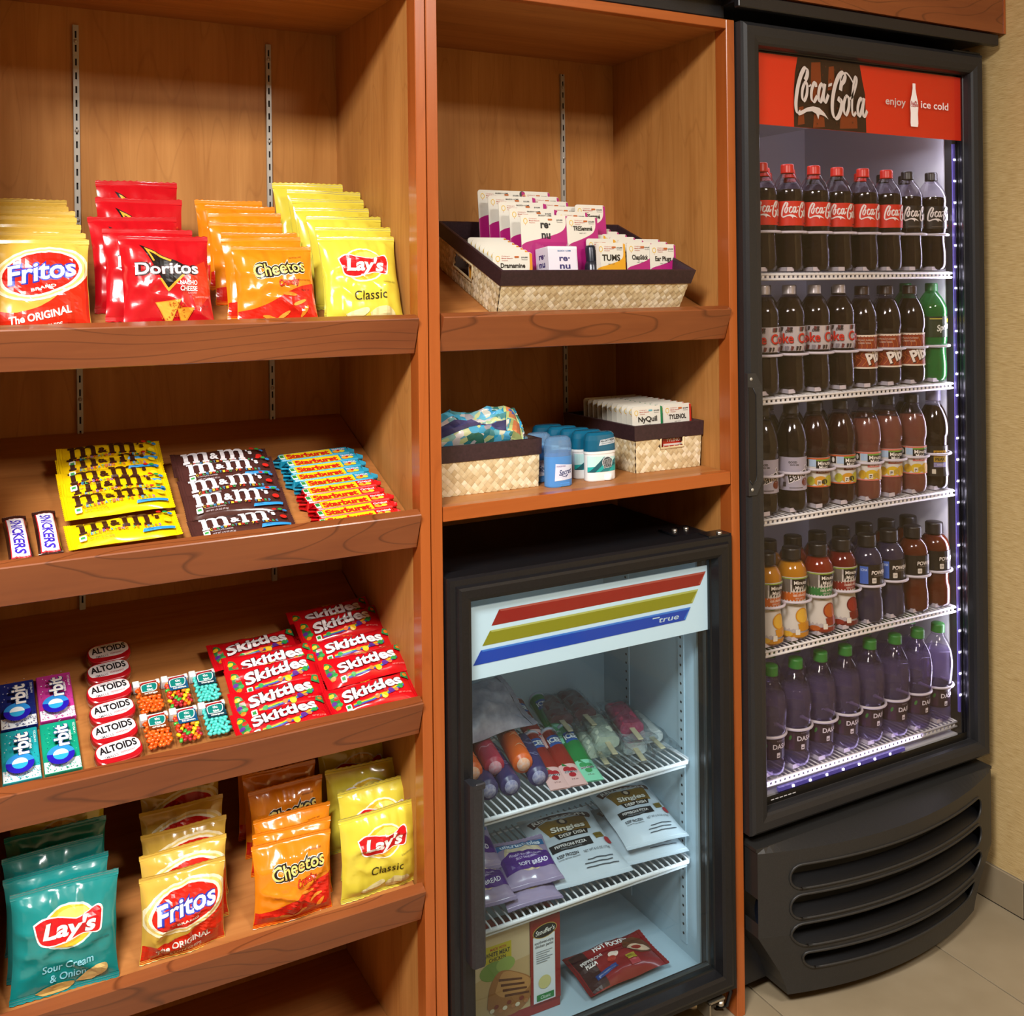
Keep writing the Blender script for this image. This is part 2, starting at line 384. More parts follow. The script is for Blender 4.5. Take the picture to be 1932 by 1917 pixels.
# ================================================================ shelf units
XAL,XAR,XG,XBL,XBR,XBO,DB=.050,.712,.7325,.755,.1405+1.2645,1.4274,.4136
ZC=2.033; ZBASE=.134
def cabinet(name,label,x0,x1,xo0,xo1,base=True):
    t=thing(name,label,'cabinet',((x0+x1)/2,0,0))
    cx=(x0+x1)/2; q=lambda a: a-cx
    obj('back_panel',bx(q(x0)-.01,q(x1)+.01,DB,DB+.012,.02,ZC+.02),maple,t)
    for (a,b,o) in ((xo0,x0,0),(x1,xo1,1)):
        obj('side_panel',bx(q(a)+.0005,q(b)-.0005,.036,DB,.0,ZC+.02),maple,t)
        obj('stile',bx(q(a)+.0005,q(b)-.0005,0,.036,0,ZC+.018,b=.0012),cherry,t)
    obj('top_panel',bx(q(x0),q(x1),.02,DB,ZC,ZC+.02),maple_x,t)
    obj('top_rail',bx(q(x0),q(x1),.0,.02,ZC-.001,ZC+.018,b=.001),wood('cherry_rail','AA5A26','96491A','743410','x',.3,lines=.2),t)
    if base:
        obj('bottom_board',bx(q(x0),q(x1),.002,DB,ZBASE-.02,ZBASE),maple_x,t)
        obj('toe_kick',bx(q(x0),q(x1),.05,.065,0,ZBASE-.02),cherry_x,t)
    return t,cx
cabA,cxA=cabinet('display_cabinet','tall cherry wood display cabinet holding chips and candy',XAL,XAR,XAL-.02,XG-.0005)
cabB,cxB=cabinet('display_cabinet','tall cherry wood cabinet with toiletry baskets above a black freezer',XBL,XBR,XG+.0005,XBO,base=False)
chrome=mat('zinc_steel','ACA89E',.4,.25)
slotm=mat('slot_dark','22160d',.7)
def standard(t,x,z0,z1):
    """slotted steel shelf upright on the back panel"""
    m=MB(); wd=.0052; y=DB
    m.box(x-wd,x-wd+.0008,y-.0058,y,z0,z1); m.box(x+wd-.0008,x+wd,y-.0058,y,z0,z1)
    z=z0
    p=.0254; k=0
    while z<z1-.001:
        m.box(x-.0016,x+.0016,y-.0064,y-.005,z,min(z+.0125,z1)); z+=p
    m.box(x-wd+.0008,x-.0016,y-.0064,y-.005,z0,z1); m.box(x+.0016,x+wd-.0008,y-.0064,y-.005,z0,z1)
    o=obj('shelf_upright',m,chrome,t)
    obj('slot_back',bx(x-wd+.001,x+wd-.001,y-.0012,y-.0006,z0,z1),slotm,o)
    for zz in [z1-.03-i*.165 for i in range(8)]:
        if zz>z0+.05: obj('screw',MB().lathe([(.0001,y-.0098),(.002,y-.0094),(.0035,y-.0078),(.0038,y-.0066)],10).xf(Matrix(((1,0,0,x),(0,0,1,0),(0,-1,0,zz),(0,0,0,1)))),chrome,o)
for x in (.211,.5695): standard(cabA,x-cxA,.16,2.0)
standard(cabB,1.2615-cxB,1.12,2.0)
# tilted display shelves: surface z = zl-.036+.39*y
SL=.39; TH=math.atan(SL)
ZL=[1.4611,1.1237,.7993,.4756]
def dshelf(label,x0,x1,zl):
    t=thing('display_shelf',label,'shelf',((x0+x1)/2,.02,zl-.036),group='tilted display shelves')
    w=(x1-x0)/2-.002
    c,s=math.cos(TH),math.sin(TH); o=(.02,zl-.036+SL*.02)
    def Q(a,b): return (a*c-b*s, a*s+b*c+SL*.02)   # local slope coords -> y,z about thing
    L=(DB-.022)/c
    obj('shelf_board',MB().prism([Q(0,0),Q(L,0),Q(L,-.019),Q(0,-.019)],'x',-w,w),maple_x,t)
    obj('shelf_lip',MB().prism([Q(0,-.033),Q(0,.031),Q(-.0012,.0325),Q(-.0185,.0325),Q(-.020,.031),Q(-.020,-.0325),Q(-.0188,-.034),Q(-.0012,-.034)],'x',-w-.0,w+.0),cherry_x,t)
    return t
for zl,n in zip(ZL,('topmost tilted chip shelf of the left cabinet, carrying red and yellow chip bags','tilted candy shelf carrying chocolate packs and fruit chew bars','tilted shelf carrying gum, mint tins and red candy packs','lowest tilted shelf of the left cabinet, with teal chip bags')):
    dshelf(n,XAL,XAR,zl)
dshelf('tilted shelf carrying the large woven basket in the right cabinet',XBL,XBR,1.462)
fs=thing('flat_shelf','flat wooden shelf with deodorants above the black freezer','shelf',(cxB,0,1.122))
w=(XBR-XBL)/2-.001
obj('shelf_board',bx(-w,w,.022,DB,-.021,0),maple_x,fs)
obj('shelf_edge',bx(-w,w,.0,.0218,-.0245,.0015,b=.0012),wood('cherry_edge','AA5A26','96491A','743410','x',.28,lines=.2),fs)
# header above
hd=thing('header_board','cherry wood header board across the top above the drink cooler','header',(1.82,0,2.095))
obj('fascia',bx(-.6,.395,-.05,-.03,0,.30),cherry_x,hd)
obj('soffit',bx(-.6,.395,-.03,.4,.0005,.02),cherry_x,hd)
obj('end_cap',bx(.392,.398,-.052,-.03,0,.30),cherry,hd)
dk=thing('valance_panel','black valance panel between the drink cooler and wooden header','panel',(1.8,0,2.066))
obj('front_strip',bx(-.40,.40,-.046,-.03,0,.026,b=.002),blackp,dk)
obj('underside',bx(-.40,.40,-.03,.4,.012,.026),blackp,dk)
tk=thing('valance_panel','black panel resting on top of the display cabinets','panel',(.7,.02,ZC+.021))
obj('front_strip',bx(-.75,.708,-.012,.01,0,.10,b=.002),blackp,tk); obj('top_board',bx(-.75,.708,.01,.35,.02,.04),blackp,tk)
# ================================================================ glass-door drink cooler
def W(t):
    """offset of a thing's origin, to build its parts in room coordinates"""
    return Matrix.Translation(-Vector(t.location))
def wobj(name,mb,mats,t,sub=None):
    o=obj(name,mb.xf(W(t)),mats,sub or t); return o
def frame_loops(x0,x1,z0,z1,prof,m=0,k=(1,1,1,1)):
    """mitred frame: prof is a list of (inset, y)"""
    mb=MB(); L=[]
    for t,y in prof: L.append([(x0+t*k[0],y,z0+t*k[3]),(x1-t*k[1],y,z0+t*k[3]),(x1-t*k[1],y,z1-t*k[2]),(x0+t*k[0],y,z1-t*k[2])])
    for a,b in zip(L,L[1:]):
        for i in range(4): mb.add([a[i],a[(i+1)%4],b[(i+1)%4],b[i]],[(0,1,2,3)],m)
    return mb
gun=noisy('gunmetal_plastic',[(.3,'1e1e20'),(.7,'262628')],.40,(400,400,400),spec=.35)
liner=mat('white_liner','D8DAE2',.35)
whitewire=mat('white_wire','E9E8EA',.3)
glassd=clear('door_glass','EDE9E6',1.0,.04,.015)
plast_w=mat('frosted_plastic','CFC9D6',.35)
cool=thing('drink_cooler','tall black glass-door drink cooler with a red sign at its top','cooler',(1.805,.2,0))
X0,X1=1.429,2.174; Z0,Z1=.3748,2.047
b=MB(); b.box(X0+.004,X0+.03,.036,.6,.03,2.045); b.box(X1-.02,X1+.004,.036,.6,.03,2.045); b.box(X0+.03,X1-.02,.036,.6,2.0,2.045); b.box(X0+.03,X1-.02,.57,.6,.03,2.0); b.box(X0+.03,X1-.02,.036,.57,.03,.36)
wobj('body',b,blackp,cool)
b=MB(); b.box(X0+.03,X0+.036,.05,.56,.40,2.0); b.box(2.150,2.154,.069,.56,.40,2.0); b.box(X0+.036,2.15,.54,.56,.40,2.0); b.box(X0+.036,2.15,.05,.54,1.99,2.0); b.box(X0+.036,2.15,.05,.54,.395,.405)
wobj('liner',b,liner,cool)
# evaporator grille high at the back
ev=MB(); ev.box(1.5,1.93,.3,.54,1.90,1.985)
e=wobj('evaporator_cover',ev,liner,cool)
m=MB()
for k in range(14): m.box(1.51,1.92,.296,.30,1.905+k*.0055,1.908+k*.0055)
wobj('evaporator_slats',m,mat('slat_grey','4b4850',.5),cool)
d=frame_loops(X0,X1,Z0,Z1,[(0,.030),(0,-.016),(.003,-.0215),(.010,-.025),(.030,-.0245),(.043,-.0205),(.048,-.0165),(.050,-.009),(.050,.003),(.052,.005),(.048,.012),(.028,.03),(0,.03)],0,(1,.78,.94,.76))
dr=wobj('door_frame',d,gun,cool)
wobj('door_gasket',frame_loops(X0+.006,X1-.006,Z0+.006,Z1-.006,[(0,.03),(0,.036),(.016,.036),(.016,.03)]),blackp,cool)
wobj('door_jamb',bx(2.149,2.156,.036,.069,.40,1.99),blackp,cool)
wobj('door_glass',MB().add([(X0+.05,.006,Z0+.036),(X1-.038,.006,Z0+.036),(X1-.038,.006,Z1-.044),(X0+.05,.006,Z1-.044)],[(0,1,2,3)]),glassd,cool)
# door pull: recessed grip in the left stile
m=MB()
hz0,hz1=1.075,1.325
P=[(X0-.0015,hz0),(X0+.020,hz0),(X0+.038,hz0+.03),(X0+.038,hz1-.03),(X0+.020,hz1),(X0-.0015,hz1)]
m.prism([(a,c) for a,c in P],'y',-.0275,-.02)
h=wobj('door_pull',m,noisy('pull_plastic',[(.3,'232426'),(.7,'2c2d30')],.4,(300,300,300)),cool)
m=MB(); m.prism([(X0+.0005,hz0+.032),(X0+.008,hz0+.022),(X0+.018,hz0+.03),(X0+.020,hz0+.04),(X0+.020,hz1-.045),(X0+.012,hz1-.03),(X0+.0005,hz1-.028)],'y',-.0281,-.0276)
wobj('grip_recess',m,mat('grip_dark','0d0f16',.25),cool,h)
m=MB()
m.tube([(X0+.0005,-.0283,hz0+.032),(X0+.008,-.0283,hz0+.022),(X0+.018,-.0283,hz0+.03),(X0+.020,-.0283,hz0+.04),(X0+.020,-.0283,hz1-.045),(X0+.012,-.0283,hz1-.03)],.0011,6)
wobj('grip_rim',m,gun,cool,h)
for z in (hz0+.012,hz1-.012):
    wobj('screw',MB().lathe([(.0001,-.0292),(.003,-.0288),(.0035,-.0275)],10).xf(Matrix(((1,0,0,X0+.008),(0,0,1,0),(0,-1,0,z),(0,0,0,1)))),chrome,cool,h)
# hinge plate on the top right
m=MB(); m.box(X1-.10,X1-.005,-.018,.03,2.047,2.051); m.tube([(X1-.03,.0,2.051),(X1-.03,.0,2.057)],.007,8); m.tube([(X1-.075,.0,2.051),(X1-.075,.0,2.057)],.004,8)
wobj('hinge',m,mat('dark_steel','2b2c30',.25,.8),cool)
# red sign behind the glass
sg=wobj('sign_panel',bx(X0+.052,2.139,.012,.015,1.844,1.995),mat('sign_red','E0300F',.35,emit=.12),cool)
ar=Art()
bx0,bx1=1.600,1.815; 
sty=[(bx0+.012,1.9948),(bx0+.004,1.96),(bx0,1.92),(bx0,1.8442),(bx1+.003,1.8442),(bx1,1.93),(bx1-.008,1.96),(bx1-.016,1.9948)]
ar.poly(sty,'2A0F06')
for (a,b_,c,d_) in ((1.648,1.682,1.90,1.99),(1.70,1.722,1.93,1.985),(1.655,1.69,1.845,1.885),(1.735,1.79,1.848,1.89),(1.61,1.63,1.848,1.89)):
    ar.poly([(a,c),(b_,c+.004),(b_-.003,d_),(a+.004,d_-.003)],'8A3A10')
rr=random.Random(3)
for k in range(26): ar.ell(rr.uniform(bx0+.01,bx1-.02),rr.uniform(1.85,1.99),.0016,.0024,'5A2008',n=8)
LOGO=cola_script('F4EFF2')
ar.put(LOGO,1.598,1.877,.0755,ky=.098)
ar.text('enjoy',1.907,1.9205,.017,'F3EAF0',w=.066,bold=.012)
ar.text('ice cold',2.038,1.9205,.017,'F3EAF0',w=.094,bold=.012)
prof=[(0,.0065),(.012,.0065),(.02,.006),(.035,.0085),(.05,.0125),(.062,.0138),(.075,.0135),(.085,.0125),(.097,.0055),(.10,.005)]
cx_=1.968
bt=[(cx_-r,1.9665-(.10-z)) for z,r in [(z,rd) for z,rd in ((0,.0115),(.008,.013),(.03,.012),(.045,.0135),(.058,.0125),(.075,.0075),(.088,.0048),(.1,.0048))]]
bt=bt+[(2*cx_-x,z) for x,z in bt[::-1]]
ar.poly(bt,'F6F0F4')
ar.put(cola_script('B0202A'),cx_-.0115,1.913,.0078,ky=.013)
flat_print('sign_print',ar,lambda x,y,o:(x-cool.location.x,.012-o-cool.location.y,y-cool.location.z),sg)
# small printed line low on the glass
ar=Art(); ar.rect(X0+.051,X1-.051,Z0+.037,Z0+.056,'0b0b0c')
for k in range(6): ar.rect(1.50+k*.012+.006,1.50+k*.012+.015,Z0+.046,Z0+.048,'C9CBD0')
ar.rect(1.488,1.4925,Z0+.044,Z0+.050,'C9CBD0')
flat_print('glass_border',ar,lambda x,y,o:(x-cool.location.x,.0045-o-cool.location.y,y-cool.location.z),cool)
# LED strips
ledm=mat('led_white','E8E4FF',.3,emit=30); strip=mat('led_strip','3a3560',.3,emit=.25,emitc='8070FF')
ls=wobj('led_strip',bx(2.1455,2.149,.040,.046,.46,1.84),strip,cool)
dme=bx(-.00225,.00225,-.0015,0,0,.004).mesh('led_diode',[ledm]); z=.50
while z<1.82:
    link('led_diode',dme,ls,(2.1462-1.805,.040-.2,z)); z+=.052
ls=wobj('led_strip',bx(1.56,1.95,.037,.045,.412,.420),strip,cool)
for k in range(7): link('led_diode',dme,ls,(1.60+k*.05-1.805,.037-.2,.414))
area('led_light_right',(2.140-1.805,.040-.2,1.2),.015,2.0,(.80,.78,1),rot=(R(90),0,R(35)),sy=1.4,parent=cool)
area('led_light_bottom',(1.77-1.805,.045-.2,.425),.5,.3,(.62,.55,1),rot=(R(150),0,0),sy=.02,parent=cool)
area('led_light_top',(1.8-1.805,.12-.2,1.84),.6,.45,(.85,.82,1),rot=(0,0,0),sy=.06,parent=cool)
# wire shelves with bottle lanes
SZ=[1.530,1.261,1.000,.716,.436]
XB=[2.112-.0775*(7-i) for i in range(8)]
def wire_shelf(z,n,ring=.09):
    t=thing('wire_shelf',n,'shelf',(1.81,.05,z),group='white wire shelves in the drink cooler')
    x0,x1=-.342,.336
    m=MB(); m.tube([(x0,0,-.003),(x1,0,-.003)],.0028,8); m.tube([(x0,0,-.0135),(x1,0,-.0135)],.0028,8)
    m.tube([(x1,0,-.003),(x1+.003,.012,-.003),(x1+.003,.42,-.003)],.0028,6); m.tube([(x0,.42,-.003),(x1,.42,-.003)],.0028,6)
    obj('front_rail',m,whitewire,t)
    m=MB(); k=0; x=x0+.006
    while x<x1:
        m.add(*_bar(x,0,.42,-.001,.0014)); m.box(x-.0035,x+.0035,-.001,.001,-.0125,-.0045); x+=.0135
    o=obj('wire_deck',m,whitewire,t); o['kind']='stuff'
    rm=MB(); pts=[(.0395*math.sin(a),-.0395*math.cos(a),0) for a in [R(-115+230*i/22) for i in range(23)]]
    for dz in (0,): rm.tube(pts,.0032,8)
    rme=rm.mesh('lane_ring',[plast_w])
    sm=MB(); sm.box(-.002,.018,-.0005,.0005,0,.009); sm.box(-.002,0,-.0005,.03,0,.009); sme=sm.mesh('lane_stop',[plast_w])
    for x in XB:
        link('lane_ring',rme,t,(x-1.81,.032,ring)); link('lane_stop',sme,t,(x-1.81-.028,.006,.004))
        
    return t
def _bar(x,y0,y1,z,r):
    return ([(x-r,y0,z),(x+r,y0,z),(x,y0,z+r*1.6),(x-r,y1,z),(x+r,y1,z),(x,y1,z+r*1.6)],[(0,1,4,3),(1,2,5,4),(2,0,3,5),(0,2,1),(3,4,5)])
for z,n in zip(SZ,('topmost white wire shelf in the drink cooler, under red-label cola','second white wire cooler shelf from the top, under silver-capped bottles','middle white wire cooler shelf, under pink lemonade bottles','fourth white wire cooler shelf from the top, under juice bottles','lowest white wire cooler shelf, under green-capped water bottles')):
    wire_shelf(z,n)
# curved front grille
def gx(s,z):
    if z>=.17: a,b_=1.437,2.163
    elif z>.07: q=(.17-z)/.10; a,b_=1.437+.066*q,2.163-.055*q
    else: q=(.07-z)/.04; a,b_=1.503+.012*q,2.108-.010*q
    return a+(b_-a)*s
def gy(s,z):
    k=1 if z>.12 else .72+.28*(z-.03)/.09
    return -.030-.068*k*(1-(2*s-1)**2)
NS=44; zl=[.03,.05,.085,.125,.14,.17,.19,.20,.25,.262,.312,.335,.343]
SLOT={(.085,.125):(.10,.90),(.14,.17):(.09,.91),(.17,.19):(.09,.91),(.20,.25):(.085,.915),(.262,.312):(.085,.915)}
m=MB()
for a,b_ in zip(zl,zl[1:]):
    for i in range(NS):
        s0_,s1_=i/NS,(i+1)/NS; sl=SLOT.get((a,b_))
        if sl and sl[0]<(s0_+s1_)/2<sl[1]: continue
        m.add([(gx(s0_,a),gy(s0_,a),a),(gx(s1_,a),gy(s1_,a),a),(gx(s1_,b_),gy(s1_,b_),b_),(gx(s0_,b_),gy(s0_,b_),b_)],[(0,1,2,3)],0,False)
for i in range(NS):   # flat top lip
    s0_,s1_=i/NS,(i+1)/NS; z=.343
    m.add([(gx(s0_,z),gy(s0_,z),z),(gx(s1_,z),gy(s1_,z),z),(gx(s1_,z),-.028,z+.010),(gx(s0_,z),-.028,z+.010)],[(0,1,2,3)],0)
    z=.03
    m.add([(gx(s0_,z),gy(s0_,z),z),(gx(s1_,z),gy(s1_,z),z),(gx(s1_,z),.03,z),(gx(s0_,z),.03,z)],[(0,1,2,3)],0)
for s_ in (0,1):
    for a,b_ in zip(zl,zl[1:]):
        if s_==0 and .20<=a<.25 : continue
        m.add([(gx(s_,a),gy(s_,a),a),(gx(s_,b_),gy(s_,b_),b_),(gx(s_,b_),.036,b_),(gx(s_,a),.036,a)],[(0,1,2,3)],0)
m.box(1.434,2.166,-.03,.036,.346,.353)
gr=wobj('front_grille',m,noisy('grille_plastic',[(.3,'222120'),(.7,'2b2a29')],.45,(500,500,500),spec=.4,bump=.03),cool)
m=MB(); fl_=MB()
for (a,b_,sl) in ((.085,.125,(.10,.90)),(.14,.19,(.09,.91)),(.20,.25,(.085,.915)),(.262,.312,(.085,.915))):
    n=30; zc=(a+b_)/2; r_=(b_-a)/2; NSs=[i/NS for i in range(NS) if sl[0]<(i+.5)/NS<sl[1]]; e0,e1=min(NSs),max(NSs)+1/NS; ds=r_/.70
    arcL=[(e0+ds-ds*math.sin(R(q)),zc-r_*math.cos(R(q))) for q in range(0,181,20)]; arcR=[(e1-ds+ds*math.sin(R(q)),zc-r_*math.cos(R(q))) for q in range(0,181,20)]
    lo=[(e0+ds+(e1-e0-2*ds)*i/n,a) for i in range(n+1)]; up=[(q,b_) for q,_ in lo]
    path=lo+arcR[1:]+up[::-1][1:]+arcL[::-1][1:]
    m.tube([(gx(q,z),gy(q,z)-.0004,z) for q,z in path+path[:2]],.0030,6,cap=False)
    for arc,e in ((arcL,e0),(arcR,e1)):
        for half,cz in ((arc[:5],a),(arc[4:],b_)):
            for p,q in zip(half,half[1:]):
                fl_.add([(gx(t,z),gy(t,z),z) for t,z in ((e,cz),p,q)],[(0,1,2)])
wobj('slot_end',fl_,MT['grille_plastic'],cool,gr)['kind']='stuff'
wobj('slot_rim',m,MT['grille_plastic'],cool,gr)
for (a,b_,sl) in ((.085,.125,(.10,.90)),(.14,.19,(.09,.91)),(.20,.25,(.085,.915)),(.262,.312,(.085,.915))):
    n=30; m=MB()
    for i in range(n):
        s0_,s1_=[sl[0]+(sl[1]-sl[0])*(i+q)/n for q in (0,1)]
        m.add([(gx(s0_,a),gy(s0_,a),a),(gx(s1_,a),gy(s1_,a),a),(gx(s1_,a),gy(s1_,a)+.03,a+.016),(gx(s0_,a),gy(s0_,a)+.03,a+.016)],[(0,1,2,3)],0)
    wobj('louvre',m,mat('louvre_black','0c0c0e',.4),cool,gr)
wobj('inner_panel',bx(1.52,2.09,.022,.03,.05,.33),mat('void_black','050506',.6),cool,gr)
# finger notch at the grille's left edge
m=MB(); m.tube([(1.4365,-.031,.20),(1.4365,-.031,.165)],.003,8); m.lathe([(.0001,0),(.012,.001),(.019,.006),(.021,.012)],16).xf(Matrix.Identity(4))
m=MB(); m.grid([[(1.4372+.020*math.sin(a)*math.cos(b_)*.9,-.0305-.0005-.0*a+.012*math.cos(a),.225+.028*math.sin(a)*math.sin(b_)) for b_ in [R(-90+180*j/10) for j in range(11)]] for a in [R(90*i/6) for i in range(7)]])
wobj('finger_notch',m,mat('notch_blueblack','10131c',.25),cool,gr)
for x in (1.47,2.13):
    wobj('foot',MB().lathe([(.02,.0),(.02,.012),(.012,.014),(.012,.04)],12,c=(x,.09)),blackp,cool)
# ================================================================ bottles
ORD=['leftmost','second','third','fourth','fifth','sixth','seventh','eighth']
clearp=clear('clear_bottle','F1EEF4',.6,.025,.05)
def liquid(name,hexc,rough=.12): return mat('liquid_'+name,hexc,rough,spec=.4)
PROF={
 'cola':[(.0001,.004),(.024,.003),(.030,.006),(.0335,.018),(.0338,.045),(.0318,.07),(.0318,.085),(.035,.102),(.0352,.158),(.0358,.170),(.0335,.186),(.026,.203),(.018,.215),(.0135,.2215),(.0135,.226)],
 'wide':[(.0001,.004),(.025,.003),(.031,.006),(.034,.016),(.0345,.035),(.0325,.055),(.0325,.12),(.035,.135),(.0355,.15),(.033,.172),(.026,.193),(.0185,.207),(.0155,.214),(.0155,.221)],
 'sport':[(.0001,.004),(.028,.003),(.034,.006),(.036,.014),(.036,.045),(.0335,.06),(.0335,.078),(.036,.092),(.036,.135),(.0355,.145),(.031,.160),(.0225,.172),(.0185,.177),(.0185,.181)],
 'juice':[(.0001,.004),(.026,.003),(.032,.006),(.0345,.014),(.0345,.03),(.031,.058),(.0285,.088),(.0295,.105),(.0335,.125),(.0345,.140),(.032,.156),(.0245,.170),(.019,.178),(.019,.182)],
 'water':[(.0001,.004),(.024,.003),(.030,.006),(.033,.014),(.0335,.028),(.030,.04),(.030,.085),(.0335,.098),(.035,.13),(.0345,.15),(.030,.175),(.022,.193),(.015,.205),(.0128,.211),(.0128,.218)],
}
def rad(p,z):
    P=PROF[p]
    for (r0,z0),(r1,z1) in zip(P[1:],P[2:]):
        if z0<=z<=z1: return r0+(r1-r0)*(z-z0)/max(z1-z0,1e-6)
    return .03
def bottle(name,p,liq,level,capc,lab,art,capr=.0145,caph=.02,bodym=None,sleeve=None):
    """prototype bottle built at the origin; returns (root, parts)"""
    P=PROF[p]; top=P[-1][1]
    parts=[]
    # smooth the profile
    q=spline(P,4)
    parts.append(('bottle_body',MB().lathe([(r,z) for r,z in q],22).mesh('bottle_body',[bodym or clearp])))
    if liq:
        lq=[(max(r-.0012,.0001),z+.0008) for r,z in q if z<level]+[(max(rad(p,level)-.0012,.001),level),(.0001,level)]
        parts.append(('liquid',MB().lathe(lq,22).mesh('liquid',[liq])))
    cr=max(capr,P[-1][0]+.001); c0=top-.005
    cap=MB().lathe([(.0001,c0+caph),(cr-.002,c0+caph),(cr-.0006,c0+caph-.0012),(cr,c0+caph-.004),(cr,c0+.002),(cr+.0006,c0),(cr-.0005,c0-.0005)],24,wob=lambda a,z:1+.012*math.cos(a*24))
    parts.append(('cap',cap.mesh('cap',[capc])))
    parts.append(('neck_ring',MB().lathe([(P[-1][0]+.0002,c0-.0055),(P[-1][0]+.0022,c0-.005),(P[-1][0]+.0022,c0-.003),(P[-1][0]+.0002,c0-.0025)],18).mesh('neck_ring',[bodym or clearp])))
    if lab:
        z0,z1,lm=lab; n=6
        pr=[(rad(p,z0+(z1-z0)*i/n)+.0005,z0+(z1-z0)*i/n) for i in range(n+1)]
        parts.append(('label',MB().lathe(pr,26).mesh('label',[lm])))
        if art:
            mats=[]; mb=PB()
            def fn(x,y,o):
                z=z0+y; r=rad(p,min(max(z,z0),z1))+.0005+o; a=x/.035; return (r*math.sin(a),-r*math.cos(a),z)
            art.emit(mb,fn,mats,.008,.012,.0003,.00008)
            parts.append(('label>print',mb.mesh('label_print',[M_(m) for m in mats])))
    return (name,parts)
def place(proto,label,cat,loc,rotz=0,group=None,tilt=(0,0)):
    name,parts=proto
    t=thing(name,label,cat,loc,(tilt[0],tilt[1],rotz),group); last={}
    for n,me in parts:
        if '>' in n: link(me.name.split('.')[0],me,last[n.split('>')[0]])
        else: last[n]=link(n,me,t)
    return t
redc=mat('cap_red','D8261A',.35); blk=mat('cap_black','1A1517',.35); silv=mat('cap_silver','B9B4BA',.3,.4); brn=mat('cap_brown','2A140E',.35); grn=mat('cap_green','2E7A34',.4); gry=mat('cap_lilac','6E6A86',.4); dgrn=mat('cap_darkgreen','1E6A35',.35)
cola=liquid('cola','190A05'); 
A=Art(); A.put(LOGO,-.040,.020,.027,ky=.032); A.rect(.015,.03,.004,.0065,'5A100A')
Bcola=bottle('cola_bottle','cola',cola,.184,redc,(.103,.157,mat('label_red','D5260F',.4)),A)
A=Art(); A.put(LOGO,-.040,.020,.027,ky=.032,mp={}); A.text('zero',.026,.009,.006,'E0301A',bold=.02); A.rect(-.03,-.002,.004,.0055,'6b625c')
Bzero=bottle('cola_bottle','cola',cola,.180,blk,(.103,.157,mat('label_black','1B1110',.35)),A)
A=Art()
rr=random.Random(5)
for k in range(26): x=rr.uniform(-.055,.055); y=rr.choice((.006,.048)); A.poly([(x,y-.005),(x+.004,y-.004),(x+.006,y+.004),(x+.001,y+.005)],rr.choice(('33282C','6E2E30','837C86')))
for dx in (-.05,.012): A.text('Coke',dx+.016,.028,.021,'7a1410',w=.052,bold=.025); A.text('Coke',dx+.015,.029,.021,'CF2A1C',w=.052,bold=.012); A.text('Diet',dx+.032,.044,.006,'2b2226',shear=.3,bold=.02)
Bdiet=bottle('cola_bottle','cola',cola,.214,silv,(.096,.150,mat('label_silver','C9C3CB',.3,.25)),A)
A=Art(); A.rect(-.056,.056,0,.0035,'E6DACB'); A.rect(-.056,.056,.0735,.078,'E6DACB')
for k in range(9): x=-.05+k*.012; A.stroke(spline([(x,.006),(x+.01,.02),(x-.004,.03),(x+.012,.05),(x+.004,.07)],4),.0012,'C9742E')
A.text('ARTIFICIALLY FLAVORED',-.02,.066,.0035,'E9D9C9',w=.045); A.text('CHERRY SODA',-.02,.059,.0035,'E9D9C9',w=.03)
A.text('Pibb',.012,.030,.026,'2a0d06',w=.058,bold=.07,rot=.35); A.text('Pibb',.011,.031,.026,'EFE8E2',w=.056,bold=.04,rot=.35)
Bpibb=bottle('spiced_soda_bottle','wide',liquid('pibb','1B0A05'),.205,brn,(.045,.123,mat('label_rust','8E3413',.4)),A)
A=Art(); A.rect(-.056,.056,0,.05,'2A3A24'); A.rect(-.03,.0,.043,.046,'B9B04A'); A.text('Sprite',.006,.024,.014,'10301c',w=.044,bold=.07,shear=.25,rot=.2); A.text('Sprite',.005,.025,.014,'E6ECE6',w=.042,bold=.03,shear=.25,rot=.2); A.ell(.022,.040,.006,.004,'D8C81E',rot=.5)
Bspr=bottle('lime_soda_bottle','cola',liquid('sprite','2F8A4A',.1),.19,dgrn,(.11,.158,mat('label_green','24402a',.4)),A,bodym=clear('green_bottle','8FD0A0',.8,.05,.06,haze=.25,hazec='3FA05A'))
A=Art(); A.text('GOOD',-.012,.062,.0045,'2a2226',bold=.03); A.text('SINCE 1898',-.008,.056,.0028,'2a2226',bold=.02); A.text("Barq's",.004,.036,.019,'F3EDF0',w=.062,bold=.07,shear=.2,rot=.35); A.text("Barq's",.004,.036,.019,'17100F',w=.060,bold=.015,shear=.2,rot=.35); A.ell(.02,.018,.010,.009,'6B2A1A'); A.rect(-.035,-.028,.008,.018,'4b4448'); A.rect(-.02,.012,.005,.0065,'4b4448')
Bbarq=bottle('root_beer_bottle','wide',liquid('barq','140806'),.205,blk,(.05,.123,mat('label_lilac','A9A4B6',.35)),A)
